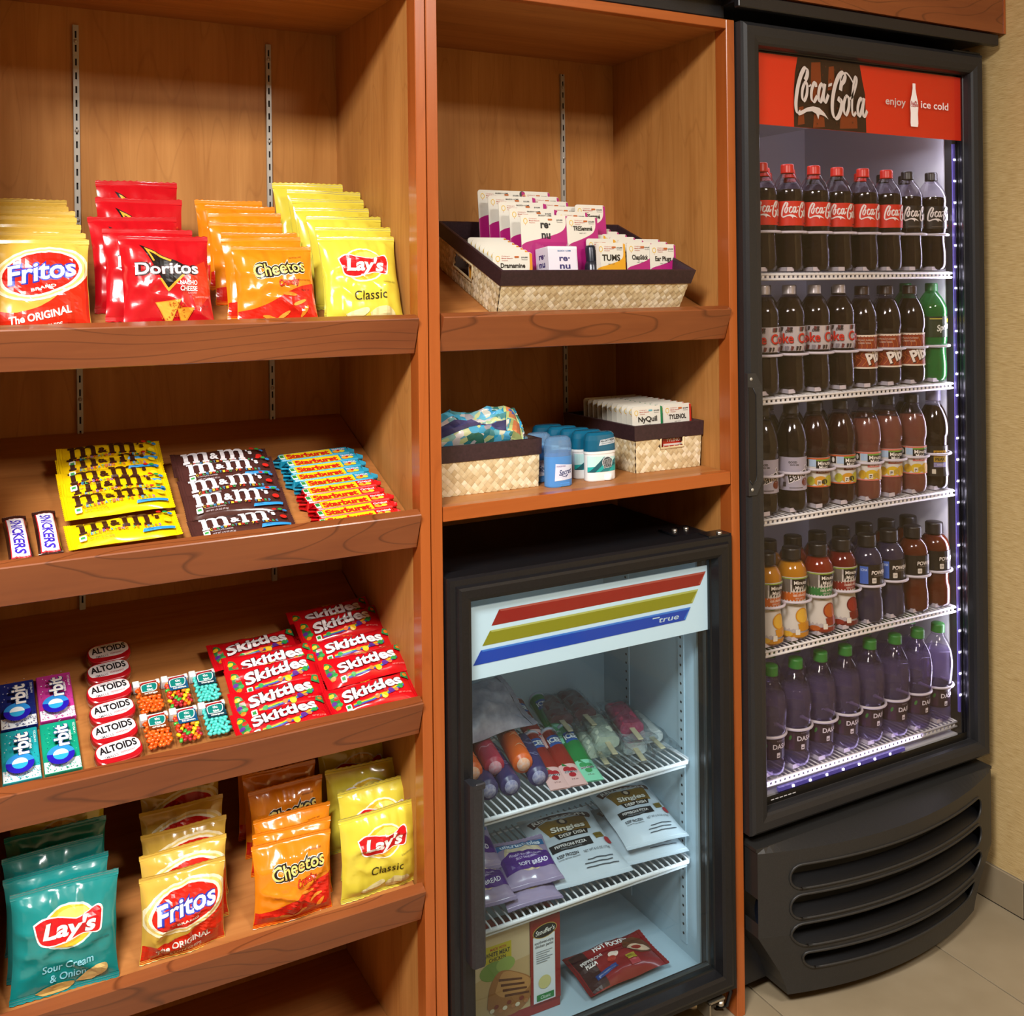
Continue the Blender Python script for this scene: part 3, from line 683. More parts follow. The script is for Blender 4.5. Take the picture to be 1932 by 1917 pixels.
def minute(fruit,band,bc,liq,level,base):
    A=Art(); A.rect(-.056,.056,.0,.003,band); A.rect(-.056,.056,.062,.0655,band)
    A.rect(-.04,-.026,.046,.062,'16120f'); A.ell(-.033,.054,.0035,.006,'EDEBE8',n=12)
    A.rect(-.024,-.008,.046,.062,'A9C4E2'); A.rect(-.008,.05,.040,.062,'15110d'); A.poly([(-.008,.062),(.05,.062),(.05,.0605),(.02,.058),(-.008,.0585)],'6E9A3A')
    A.text('Minute',.014,.0535,.0085,'F2EFEA',w=.036,bold=.012); A.text('Maid',.010,.0445,.0075,'F2EFEA',w=.022,bold=.012)
    A.rect(-.008,.05,.031,.039,bc); A.text(fruit,.017,.035,.0042,'F0DCD4',w=.040,bold=.02)
    for x,y,rx,ry,c in ((.002,.014,.016,.011,base[0]),(.026,.014,.014,.012,base[1]),(.012,.012,.008,.006,base[2]),(-.02,.014,.009,.010,base[1])): A.ell(x,y,rx,ry,c)
    A.rrect(-.006,.004,.005,.016,.001,'E9E2D4'); A.rect(-.004,.002,.0065,.009,'2a2420'); A.rect(-.004,.002,.0105,.013,'2a2420')
    return bottle('fruit_drink_bottle','wide',liq,level,blk,(.048,.114,mat('label_paper','D9D6D2',.4)),A)
Bpunch=minute('FRUIT PUNCH','C85A2A','7A1C16',liquid('punch','2E0D0A'),.205,('D39A2A','B7B43A','3A3418'))
Bpink=minute('PINK LEMONADE','D9776A','C9645E',liquid('pinklem','7E4A3C',.2),.188,('D8B62A','CDA528','B79A3A'))
A=Art(); A.rect(-.03,.03,.004,.066,'22180e'); A.rect(-.016,.018,.048,.062,'B98E22'); A.text('GOLD',.001,.0555,.007,'1c130a',w=.028,bold=.03); A.rect(-.016,.018,.034,.0475,'A98A2E'); A.text('PEAK',.001,.041,.007,'1c130a',w=.026,bold=.03); A.rect(-.016,.018,.022,.033,'8C88B4'); A.text('SWEET',.001,.0275,.004,'EDEBFA'); A.rrect(-.02,-.011,.006,.017,.001,'D6CFC0')
Btea=bottle('iced_tea_bottle','wide',liquid('tea','1E0F05'),.205,gry,(.035,.108,mat('label_teabrown','1f160e',.4)),A,capr=.017,caph=.036)
def mmjuice(word,c,fc,fruit2):
    A=Art(); A.rect(-.008,.05,.098,.128,'14100d'); A.text('Minute',.012,.120,.008,'EFEBE6',w=.032,bold=.012); A.text('Maid',.010,.109,.008,'EFEBE6',w=.022,bold=.012); A.rect(-.056,.056,.128,.1305,'8FA83A')
    A.rect(-.035,-.012,.098,.128,'6d6660'); A.rect(-.056,.056,.078,.098,c); A.text(word,.012,.091,.005,'EADFD6',w=.036,bold=.02); A.text('100% JUICE',.012,.084,.004,'EADFD6',w=.024)
    A.rect(-.056,.056,.070,.078,'DAD8D2'); A.ell(.0,.074,.01,.003,'5E8E3A'); A.ell(.028,.074,.01,.003,'5E8E3A')
    A.ell(.018,.046,.019,.017,fc); A.ell(.018,.046,.016,.0145,fruit2); A.poly([(.006,.014),(.04,.014),(.042,.032),(.004,.030)],fc); A.rect(-.056,.056,.0,.010,fc); A.ell(-.02,.008,.012,.006,fruit2); A.rrect(-.002,.008,.006,.018,.001,'E3DFD6')
    return bottle('juice_bottle','juice',liquid('juice'+word,fc),.17,blk,(.010,.142,mat('label_milk','D3CFC9',.4)),A,capr=.0205,caph=.024)
Bor=mmjuice('100% ORANGE','C2601A','C98A1A','DDAF3A'); Bap=mmjuice('100% APPLE','2F7A3A','8A2A14','B3591C'); Bcr=mmjuice('CRANBERRY APPLE','8A1E16','6E1512','8C241C')
def power(liq,blue):
    A=Art(); A.rect(-.056,.056,0,.048,'17110f')
    if blue: A.rect(-.03,-.012,.004,.044,'3E66C4'); A.text('ION4',-.021,.036,.006,'B9CCF2',w=.014,bold=.02)
    A.text('POWERADE',.024,.030,.0085,'EEE9E6',w=.058,bold=.022,shear=.1); A.text('ADVANCED ELECTROLYTE',.02,.0225,.0026,'9a918a',w=.04); A.rrect(-.004,.006,.006,.018,.0015,'DCD6CE'); A.text('130',.001,.012,.004,'17110f',w=.006)
    return bottle('sports_drink_bottle','sport',liq,.172,blk,(.090,.138,mat('label_soot','17110f',.35)),A,capr=.0205,caph=.026)
Bpb=power(liquid('powerblue','34304A',.15),True); Bpo=power(liquid('powerorange','5E230C',.15),False)
A=Art(); A.rect(-.05,-.02,.004,.040,'3a1f38'); A.text('DASANI',.014,.028,.010,'E6E1EC',w=.056,bold=.02); A.rrect(-.004,.005,.004,.015,.001,'DDD6E0'); A.rect(-.0025,.0035,.007,.009,'2d1a2c'); A.ell(-.03,.028,.003,.006,'3C7A3A',rot=-.4,n=12); A.text('PURIFIED WATER',.012,.040,.003,'9d93a6')
Bwat=bottle('water_bottle','water',clear('water','E4DEF0',.5,.03,.05,haze=.13,hazec='9A90C0'),.172,grn,(.040,.086,mat('label_plum','2B1A2A',.4)),A)
ROWS=[[Bcola]*6+[Bzero]*2,[Bdiet]*4+[Bpibb]*3+[Bspr],[Bbarq]*2+[Bpunch]*2+[Bpink]*3+[Btea],[Bor,Bor,Bap,Bcr,Bpb,Bpb,Bpo,Bpo],[Bwat]*8]
DESC={id(Bcola):'red-capped cola bottle with a red script label',id(Bzero):'black-capped cola bottle with a dark script label',id(Bdiet):'silver-capped diet cola bottle with a silver label',id(Bpibb):'brown soda bottle with a rust-red label low down',id(Bspr):'green lime soda bottle',id(Bbarq):'dark root beer bottle with a pale lilac label',id(Bpunch):'dark red fruit punch bottle',id(Bpink):'pink lemonade bottle',id(Btea):'tea bottle with a lilac cap and gold label',id(Bor):'orange juice bottle with a yellow body',id(Bap):'apple juice bottle with a green band',id(Bcr):'cranberry juice bottle with a dark red band',id(Bpb):'purple-blue sports drink bottle with a black label',id(Bpo):'orange-red sports drink bottle with a black label',id(Bwat):'clear water bottle with a green cap and plum label'}
SH=['top','second','middle','fourth','bottom']
rb=random.Random(11)
for r,row in enumerate(ROWS):
    kinds=[id(k) for k in row]
    for i,pz in enumerate(row):
        n=kinds.count(id(pz)); j=kinds[:i].count(id(pz)); d_=DESC[id(pz)]
        if n==1: lb='%s, front row, %s cooler shelf'%(d_,SH[r])
        else: lb='%s %s, front row, %s cooler shelf'%((ORD[j] if j==0 else ORD[j]+'-from-left') if j<n-1 else 'rightmost',d_,SH[r])
        yy=.083+(.004*rb.uniform(-1,1))
        place(pz,lb,'bottle',(XB[i],yy,SZ[r]+.0015),rb.uniform(-.18,.12)-((0,.22,.42,.35,.1)[r]),'drink bottles in the cooler',((.05 if r==4 else 0),0)).scale=((1.07,1.07,1.02) if r==4 else (1,1,1))
        if r in (0,4) or True:
            p2=Bzero if (r==0 and i==4) else pz
            bk='%s, second row, %s lane from left, %s cooler shelf'%(DESC[id(p2)].split(' with ')[0],('first',)[0] if i==0 else ORD[i],SH[r])
            place(p2,bk,'bottle',(XB[i],.160,SZ[r]+.0015),rb.uniform(-.3,.3),'second row bottles, %s shelf'%SH[r])
for i in (1,2,3,4): place(Bcola if i<4 else Bzero,'%s, third row, %s lane from left, top cooler shelf'%(DESC[id(Bcola if i<4 else Bzero)].split(' with ')[0],ORD[i]),'bottle',(XB[i],.237,SZ[0]+.0015),.1,'third row bottles')
# ================================================================ pouches (chip bags, candy packs)
def pouch(W_,H_,T,seed,base,art,seal='tb',sw=.055,crk=1.0,nu=20,nv=24,backm=None,pinch=.06,sealm=None,name='bag'):
    """pillow pouch, front towards -y, standing on z=0, x centred. Returns proto parts"""
    lr=seal=='lr'
    def th(u,v,side):
        a,b=(v,u) if lr else (u,v)                      # a across, b towards the seals
        q=(b-sw)/(1-2*sw)
        if q<=0 or q>=1: return 0.
        s=math.sin(math.pi*q)
        f=(max(0,1-abs(2*a-1)**3.2))**.62*(s**.55)
        n1=noise.noise(Vector((u*2.6+seed*7.1,v*3.0,seed+side*9)))*.34
        e=min(q,1-q); pl=math.exp(-e/.16)
        ple=(abs(noise.noise(Vector((a*8+seed*3.3,side*5+(q>.5)*4.,seed*1.7))))-.2)*1.5*pl
        rg=1-abs(noise.noise(Vector((u*2.4+v*1.3+seed,v*2.9-u*.8-seed,3+side))))*2.6
        rg2=1-abs(noise.noise(Vector((u*5-v*2+seed*2,v*4+seed,8+side))))*2.6
        cr=max(0,rg)**2*.26+max(0,rg2)**2*.13-.12
        return T*.5*max(.02,f*(1+(n1+cr+ple)*crk))
    def pt(u,v,side):
        a,b=(v,u) if lr else (u,v); q=min(max((b-sw)/(1-2*sw),0),1); s=math.sin(math.pi*q)
        k=1-pinch*s**.5-.015*noise.noise(Vector((b*5,seed,a>.5)))*s
        x,z=(u-.5)*W_,v*H_
        if lr: z=(v-.5)*k*H_+.5*H_
        else: x=x*k
        bend=.006*noise.noise(Vector((u*2.2+seed*2,v*1.5,seed*.7)))*crk*(T/.04)
        wav=0
        return (x, bend-th(u,v,side) if side==0 else bend+th(u,v,side)*.8, z)
    NU,NV=(nv,nu) if lr else (nu,nv)
    F=[[pt(i/NU,j/NV,0) for i in range(NU+1)] for j in range(NV+1)]
    B=[[pt(i/NU,j/NV,1) for i in range(NU+1)] for j in range(NV+1)]
    mb=MB(); nb=NU+1
    for side,G in enumerate((F,B)):
        vs=[p for r in G for p in r]; fs=[]
        for j in range(NV):
            for i in range(NU):
                a=j*nb+i; t1,t2=[a,a+1,a+nb],[a+1,a+nb+1,a+nb]
                fs+=[t1,t2] if side==0 else [t1[::-1],t2[::-1]]
        mb.add(vs,fs,side,True)
    mb.fix=False
    parts=[('pouch',mb.mesh('pouch',[base,backm or base]))]
    def fn(x,y,o):
        u=min(max(x/W_,0),.99999)*NU; v=min(max(y/H_,0),.99999)*NV; i,j=int(u),int(v); a,b=u-i,v-j
        p,q,r,s=F[j][i],F[j][i+1],F[j+1][i],F[j+1][i+1]
        c=[p[k]+(q[k]-p[k])*a+(r[k]-p[k])*b if a+b<=1 else s[k]+(r[k]-s[k])*(1-a)+(q[k]-s[k])*(1-b) for k in range(3)]
        return (c[0],c[1]-o,c[2])
    # crimped seals
    for end in (0,1):
        s=MB(); rows=[]; nr=7; nc=26
        for r in range(nr):
            b=(r/(nr-1))*sw*1.05 if end==0 else 1-(r/(nr-1))*sw*1.05
            row=[]
            for c in range(nc+1):
                a=c/nc; zz=0
                if r==0: zz=(.0011 if c%2 else -.0004)*(-1 if end==0 else 1)
                u,v=(b,a) if lr else (a,b); x,y,z=pt(min(max(u,0),1),min(max(v,0),1),0)
                y+=(.0006 if r%2 else -.0006)-.0004
                if lr: x+=zz
                else: z+=zz
                row.append((x,y,z))
            rows.append(row)
        s.grid(rows,0); s.fix=False
        nm=('side_seal' if lr else ('bottom_seal' if end==0 else 'top_seal'))
        parts.append((nm,s.mesh(nm,[sealm or base])))
    if art:
        mats=[]; pb=PB(); art.clip(.001,W_-.001,H_*.0+.001,H_-.001).emit(pb,fn,mats,W_/NU,H_/NV,.0004,.00012,True)
        parts.append(('front_print',pb.mesh('front_print',[M_(m) for m in mats])))
    return (name,parts)
CW,CH=.135,.168
GLOSS=lambda h:mat('gloss_'+h,h,.25,coat=.35)
def outline_text(A,t,x,y,h,w,lays,shear=0,rot=0,arc=0):
    for c,b in lays: A.text(t,x,y,h,c,w=w,bold=b,shear=shear,rot=rot,arc=arc)
def lays(base2,teal=False):
    A=Art(); G_=Art(); cx=CW*.52; cy=CH*.62
    G_.ell(cx,cy,.043,.038,'F7F1CC' if not teal else 'BFE3E0'); G_.ell(cx,cy,.039,.0345,GLOSS('EDBE35')); G_.ell(cx+.006,cy+.012,.026,.018,GLOSS('F3DC6A')); G_.ell(cx-.004,cy-.018,.022,.010,GLOSS('E3A52A'))
    rib=spline([(.018,.118),(.034,.126),(.060,.120),(.085,.116),(.112,.125),(.119,.117)],5)+spline([(.119,.117),(.117,.096),(.112,.084),(.090,.088),(.066,.082),(.044,.080),(.026,.087),(.018,.118)],5)[1:]
    q=[(x+.002,y) for x,y in rib]
    G_.poly([(cx+(x-cx)*1.05,.103+(y-.103)*1.12) for x,y in q[:-1]],'F4EDEA'); G_.poly(q[:-1],GLOSS('C9151E'))
    outline_text(G_,"Lay's",cx+.001,.1035,.026,.078,[('8E0A14',.05),('F8F4F2',.035)],shear=.15,rot=-.03)
    A.put(G_,cx*(1-.86),.104*(1-.86)+(.004 if not teal else .002),.86)
    if not teal:
        A.text('Classic',cx+.006,.052,.0165,'2E2A10',w=.056,bold=0.0)
        A.poly(spline([(.03,.018),(.045,.024),(.068,.03),(.072,.022),(.055,.012),(.035,.012)],4),'E9DFA6'); A.poly(spline([(.074,.02),(.09,.03),(.112,.026),(.118,.012),(.095,.006),(.076,.012)],4),'E3D69A')
    else:
        A.text('Sour Cream',cx,.047,.0125,'8FD6EA',w=.066,bold=.015); A.text('& Onion',cx,.029,.0125,'8FD6EA',w=.046,bold=.015)
        A.poly(spline([(.03,.008),(.05,.018),(.078,.014),(.07,.003),(.04,.002)],4),'C9A860'); A.poly(spline([(.08,.012),(.10,.03),(.118,.034),(.12,.02),(.10,.008)],4),'D0B070')
    A.text('GUARANTEED FRESH',.112,.074,.003,'6A6630' if not teal else '0d3c40',w=.024)
    return A
def fritos():
    A=Art()
    A.poly(spline([(0,.0),(0,.038),(.03,.036),(.075,.052),(.112,.085),(.1345,.125)],5)+[(.1345,0)],GLOSS('CF2A14'))
    for rx,ry,c in ((.071,.046,'F6EBC2'),(.066,.042,GLOSS('EBCF74')),(.061,.039,'F8F0D4'),(.056,.0355,GLOSS('CC1F14'))): A.ell(.067,.103,rx,ry,c,rot=.28,n=32)
    outline_text(A,'Fritos',.066,.106,.031,.098,[('1F2C96',.075),('2B3FB8',.055),('FBF8F4',.02)],shear=.18,rot=.16)
    A.text('BRAND',.070,.077,.005,'F2E6DC',w=.036,bold=.02,rot=.16)
    A.text('The ORIGINAL',.064,.030,.012,'F6ECE0',w=.088,bold=.03,rot=.2,shear=.1)
    A.text('CORN CHIPS',.07,.012,.007,'F6ECE0',w=.05,bold=.02,rot=.15)
    return A
def doritos():
    A=Art(); rg=GLOSS('E2451A')
    A.poly([(.098,.10),(.128,.12),(.1345,.06),(.11,.03),(.102,.06)],GLOSS('D8331A'))
    A.poly([(.028,.150),(.100,.104),(.066,.062)],'15100F'); 
    A.poly([(.034,.144),(.074,.119),(.072,.116),(.040,.136),(.048,.118),(.045,.117)],'F0A030'); A.poly([(.056,.085),(.066,.069),(.094,.098),(.098,.097),(.066,.063),(.052,.085)],'F0A030')
    outline_text(A,'Doritos',.066,.104,.020,.098,[('17090B',.085),('3A1216',.06),('F6F3F2',.02)],rot=0)
    A.text('NACHO',.098,.078,.0075,'F3ECEA',w=.028,bold=.03); A.text('CHEESE',.098,.068,.0075,'F3ECEA',w=.028,bold=.03); A.text('FLAVORED',.104,.061,.003,'D9A9A4',w=.014)
    A.poly([(.045,.046),(.085,.05),(.066,.004)],GLOSS('D98A2A')); A.poly([(.047,.045),(.083,.048),(.066,.008)],GLOSS('E8A63C')); A.poly([(.078,.036),(.106,.036),(.086,.004)],GLOSS('D07A1E')); A.poly([(.080,.034),(.103,.034),(.086,.008)],GLOSS('E39A30'))
    r_=random.Random(2)
    for k in range(30): x=r_.uniform(.054,.09); y=r_.uniform(.018,.044); A.ell(x,y,.0012,.001,'B85A14',n=6)
    A.text('GUARANTEED FRESH',.118,.052,.003,'E79A92',w=.022); A.text('JUN 14',.120,.036,.0035,'5a0a0e',w=.012)
    return A
def cheetos():
    A=Art()
    A.poly([(0,0),(.1345,0)]+spline([(.1345,.085),(.11,.078),(.085,.066),(.055,.048),(.025,.036),(0,.034)],4),GLOSS('CF2416'))
    outline_text(A,'Cheetos',.072,.116,.027,.094,[('EFE6D8',.13),('1B1712',.095),('F0D878',.012)],shear=.1,rot=.16)
    outline_text(A,'Crunchy',.086,.086,.013,.038,[('7A0D0A',.06),('E23A1E',.02)],shear=.2,rot=.18)
    A.text('MADE WITH REAL CHEESE!',.105,.142,.003,'6A3A08',w=.022,rot=.1)
    for x,y,r_,c in ((.088,.062,-.12,'E8872A'),(.104,.045,.4,'EF9A3A'),(.112,.028,1.0,'E8872A'),(.076,.022,.6,'EF9A3A'),(.052,.018,-.3,'E98A2C')):
        A.poly([(x+(a*math.cos(r_)-b*math.sin(r_)),y+(a*math.sin(r_)+b*math.cos(r_))) for a,b in ellpts(0,0,.013,.0035,12)],GLOSS(c))
    A.text('GUARANTEED FRESH',.114,.090,.003,'7A3A08',w=.024); A.text('MAY 17',.116,.070,.0035,'3a0a06',w=.014)
    return A
def variants(n,mk,base,backm=None,**k):
    return [pouch(CW,CH,.040+.004*i,31.7*i+len(mk.__name__)*3.1+(7 if 'teal' in str(k) else 0),base,mk(),backm=backm,name=k.get('name','chip_bag'),sealm=k.get('sealm'),nu=24,nv=30,crk=1.15) for i in range(n)]
silverf=mat('foil_silver','C9CCD2',.25,.6)
yl=foil('DCCB42'); tl=foil('12807F'); go=foil('D3AC48'); rd=foil('B80F1A'); og=foil('E28316')
def mk_lay(): return lays('x')
def mk_teal(): return lays('x',True)
V_lay=variants(3,mk_lay,yl,silverf); V_teal=variants(2,mk_teal,tl,silverf); V_fri=variants(3,fritos,go); V_dor=variants(3,doritos,rd); V_che=variants(3,cheetos,og)
def bags(V,rows,zl,lean,desc,group,where,tw=None,front=0.0,lens=None):
    rg=random.Random(len(rows)*7+int(zl*100)+len(desc)); n=len(rows)
    for i,(x,y,w_,h) in enumerate(rows):
        z=zl-.036+SL*y+.001
        o={0:'front-most',n-1:'rear-most'}.get(i,['','second','third','fourth','fifth','sixth','seventh'][i]+' from front')
        lb='%s %s %s'%(o,desc,where)
        ln=(lean if not lens else lens[i])+rg.uniform(-.03,.03)
        t=place(V[i%len(V)],lb,'chip bag',(x,y,z),rg.uniform(-.05,.05),group,(-ln,rg.uniform(-.02,.02)))
        t.rotation_mode='XYZ'; t.scale=(w_/CW*1.03,(.95 if i==0 else .78),h/CH)
a_='on the top left shelf'
bags(V_fri,[(.124,.050,.135,.150),(.122,.083,.134,.152),(.121,.118,.132,.152),(.121,.150,.130,.152),(.120,.184,.130,.152),(.120,.216,.128,.150),(.119,.248,.128,.150)],ZL[0],.30,'gold and red corn chip bag','gold corn chip bags, top shelf',a_)
bags(V_dor,[(.308,.050,.137,.158),(.286,.085,.137,.156),(.276,.125,.138,.165),(.289,.175,.138,.180),(.298,.230,.134,.195)],ZL[0],.28,'red tortilla chip bag','red tortilla chip bags',a_)
bags(V_che,[(.483,.050,.133,.142),(.474,.083,.133,.145),(.481,.114,.131,.144),(.467,.147,.128,.149),(.473,.178,.127,.156),(.469,.21,.124,.160),(.458,.243,.120,.160)],ZL[0],.28,'orange cheese puff bag','orange cheese puff bags, top shelf',a_)
bags(V_lay,[(.637,.050,.138,.162),(.642,.080,.138,.167),(.640,.118,.140,.175),(.632,.152,.140,.180),(.634,.186,.139,.185),(.634,.222,.142,.190),(.617,.256,.136,.196)],ZL[0],.28,'yellow potato chip bag','yellow potato chip bags, top shelf',a_)
b_='on the lowest left shelf'
bags(V_teal,[(.143,.045,.148,.158),(.140,.085,.146,.150),(.138,.120,.142,.150),(.144,.158,.146,.148)],ZL[3],.08,'teal potato chip bag','teal potato chip bags',b_)
bags([V_lay[1]],[(.150,.203,.143,.150)],ZL[3],.05,'yellow chip bag','yellow potato chip bags, lowest shelf','standing behind the teal chip bags')
bags(V_fri[::-1],[(.316,.047,.130,.132),(.328,.085,.134,.132),(.336,.122,.134,.132),(.341,.163,.134,.130),(.348,.208,.133,.132)],ZL[3],.07,'gold and red corn chip bag','gold corn chip bags, lowest shelf',b_)
bags(V_che[::-1],[(.494,.047,.131,.128),(.503,.072,.131,.128),(.512,.102,.131,.128),(.514,.140,.130,.142),(.513,.176,.128,.142),(.508,.214,.124,.138)],ZL[3],.07,'orange cheese puff bag','orange cheese puff bags, lowest shelf',b_)
bags(V_lay,[(.648,.047,.140,.142),(.662,.088,.140,.148),(.656,.135,.144,.148),(.662,.190,.142,.150)],ZL[3],.07,'yellow potato chip bag','yellow potato chip bags, lowest shelf',b_)
# ---------------------------------------------------------------- candy lying on the tilted shelves
NRM=(0,-math.sin(TH),math.cos(TH))
def lie(proto,label,cat,x,y,zl,h,H_,rz=0,group=None,dl=0,flip=0):
    """lay a standing proto on the tilted shelf: (x,y) is its centre on the shelf, h its mid height above it"""
    al=-(math.pi/2-TH)+dl
    up=Vector((0,-math.sin(al),math.cos(al)))
    M=Matrix.Rotation(TH,4,'X')@Matrix.Rotation(rz,4,'Z')@Matrix.Rotation(-math.pi/2+dl,4,'X')@Matrix.Translation((0,0,-H_/2))
    base=Vector((x,y,zl-.036+SL*y))+Vector(NRM)*h
    M=Matrix.Translation(base)@M
    t=place(proto,label,cat,(0,0,0),0,group); t.rotation_mode='XYZ'
    l,q,s=M.decompose(); t.location=l; t.rotation_euler=q.to_euler('XYZ'); return t
def slab_m(A,x,y,h,c):
    """lower-case slab-serif m, about 1.5 h wide"""
    lw=.24*h
    for k in range(3):
        xx=x+k*.55*h; A.rect(xx,xx+lw,y,y+h*.86,c); A.rect(xx-.07*h,xx+lw+.07*h,y,y+.14*h,c)
    A.rect(x-.10*h,x+lw,y+.84*h,y+h,c)
    for k in range(2):
        xx=x+k*.55*h; A.poly([(xx+lw*.8,y+.70*h),(xx+lw+.06*h,y+.92*h),(xx+lw+.2*h,y+1.0*h),(xx+.55*h+.1*h,y+h),(xx+.55*h+lw,y+.84*h),(xx+.55*h+lw,y+.7*h),(xx+.55*h,y+.7*h),(xx+.55*h-.04*h,y+.78*h),(xx+lw+.12*h,y+.80*h)],c)
PL,PH=.168,.060
def mm_art(c,oc,sub,dark):
    A=Art(); k=.030
    if dark: 
        for kx in range(2): pass
    for dx,cc in ((0,c),):
        slab_m(A,.020,.025,k,cc); A.text('&',.0715,.038,.015,cc,bold=.04); slab_m(A,.083,.025,k,cc); A.text("'s",.134,.044,.013,cc,bold=.04)
    cols=('C8321E','3E8FBF','3FA05A','C46A2A','8A4FA0'); s='CELEBRATING 75 YEARS'; x=.030
    for i,ch in enumerate(s):
        if ch!=' ': A.text(ch,x,.020,.0052,cols[i%5] if not dark else ('E0B83A','C8321E','3FA05A','3E8FBF')[i%4],w=.0042,bold=.03)
        x+=.0056
    A.text('CHOCOLATE CANDIES',.046,.0125,.0026,oc,w=.034); A.text('NET WT 1.74 OZ (49.3g)',.048,.007,.0026,oc,w=.036)
    A.poly([(.108,.006),(.158,.010),(.160,.016),(.110,.012)],'2F8FD0'); A.text('1970s',.120,.0105,.003,'0d3c6a',rot=.08)
    A.rrect(.016,.026,.005,.017,.002,'E9ECE6'); A.rect(.018,.024,.009,.014,'3C9A4A')
    for x,y,r_,cc in ((.150,.030,.006,'E8D020' if not dark else 'D2261E'),(.140,.052,.004,'D2261E'),(.150,.051,.004,'2E9A48'),(.157,.047,.004,'2F7FC4')): A.ell(x,y,r_,r_*.8,cc,n=14)
    return A
ylw=foil('F2C80C'); brw=foil('4A2A26')
V_mp=[pouch(PL,PH,.022,5.3+i*11,ylw,mm_art('3E1E10','6a4a10','',False),'lr',.05,.8,nu=12,nv=26,name='candy_pack') for i in range(3)]
V_mb=[pouch(PL,PH,.020,8.3+i*9,brw,mm_art('EDEAF0','c9bfc4','',True),'lr',.05,.8,nu=12,nv=26,name='candy_pack') for i in range(3)]
for i,(x,y,h,dl,rz) in enumerate([(.238,.079,.016,.10,.05),(.239,.146,.022,.14,.04),(.241,.180,.022,.2,.03),(.238,.206,.025,.22,.04),(.240,.242,.028,.2,.03),(.243,.268,.032,.26,.0)]):
    lie(V_mp[i%3],'%s yellow candy-coated chocolate pack, on the candy shelf'%('front-most','second from front','third from front','fourth from front','fifth from front','rear-most')[i],'candy pack',x,y,ZL[1],h,PH,rz,'yellow candy packs',dl)
for i,(x,y,h,dl,rz) in enumerate([(.418,.052,.016,.08,.02),(.420,.108,.022,.2,-.02),(.421,.150,.024,.22,.03),(.426,.195,.026,.2,.0),(.424,.232,.024,.2,-.03)]):
    lie(V_mb[i%3],'%s brown candy-coated chocolate pack, on the candy shelf'%('front-most','second from front','third from front','fourth from front','rear-most')[i],'candy pack',x,y,ZL[1],h,PH,rz,'brown candy packs',dl)
A=Art(); A.rect(.0035,.0305,.008,.112,'C8202A'); A.rect(.0048,.0292,.010,.110,'F2F0F4'); A.text('SNICKERS',.017,.0575,.015,'3A22B4',w=.086,bold=.03,rot=-math.pi/2,shear=.12)
Vsn=pouch(.034,.122,.024,2.2,foil('3A1E18'),A,'tb',.06,.6,nu=14,nv=24,name='chocolate_bar')
lie(Vsn,'left chocolate bar with white and violet lettering, beside the cabinet side','chocolate bar',.088,.088,ZL[1],.016,.122,.04,'chocolate bars')
lie(Vsn,'right chocolate bar with white and violet lettering, next to yellow packs','chocolate bar',.129,.092,ZL[1],.017,.122,.02,'chocolate bars')
def starb(base,name2):
    L,h=.152,.0232; m=MB(); m.box(-L/2+.008,L/2-.008,-.0105,.0105,0,h,b=.0022)
    parts=[('wrapper',m.mesh('wrapper',[foil(base)]))]
    for s in (-1,1):
        e=MB(); x=s*(L/2-.008); rows=[]
        for k in range(5):
            q=k/4; rows.append([(x+s*q*.012,(j/6-.5)*.021*(1-.25*q)+.0008*(j%2)*q,.0105+(1-q*.8)*.0095*math.sin(j*2.3+s)) for j in range(7)])
        e.grid(rows); parts.append(('wrapper_end',e.mesh('wrapper_end',[foil(base)])))
    A=Art(); A.rect(.018,.108,.001,.020,GLOSS('F2D21A')); A.text('Starburst',.062,.0098,.0135,'8A1208',w=.082,bold=.055); A.text('Starburst',.062,.0102,.0135,'D0241A',w=.082,bold=.035)
    A.rect(.008,.017,.003,.018,'DDE8DC'); A.rect(.009,.016,.008,.017,'2E8A3E'); A.text(name2,.124,.015,.005,'F4E4EA',w=.026,bold=.03)
    A.ell(.118,.007,.008,.0045,'F0A82A'); A.ell(.128,.007,.006,.004,'E8D23A'); A.ell(.122,.010,.003,.003,'D0241A'); A.text('NET WT 2.07 OZ',.046,.0028,.0022,'A8641A',w=.03)
    pb=PB(); mats=[]; A.emit(pb,lambda x,y,o:(x-L/2,-.0105-o,y),mats,None,None,.0003,.00008)
    parts.append(('front_print',pb.mesh('front_print',[M_(q) for q in mats]))); return ('chew_bar',parts)
Vst=starb('1F9CC0','TROPICAL'); Vso=starb('D8141C','Original')
for i in range(10):
    y=.034+i*.0226; x=.613-.0012*i+(.004*((i*7)%3-1))
    tr=i>=5
    j=i-5 if tr else i
    lie(Vst if tr else Vso,'%s %s fruit chew bar in the row of bars'%(('front-most','second','third','fourth','rear-most')[j],'turquoise' if tr else 'red'),'chew bar',x,y,ZL[1],.0115,.0232,.06,'fruit chew bars, %s'%('turquoise' if tr else 'red'))
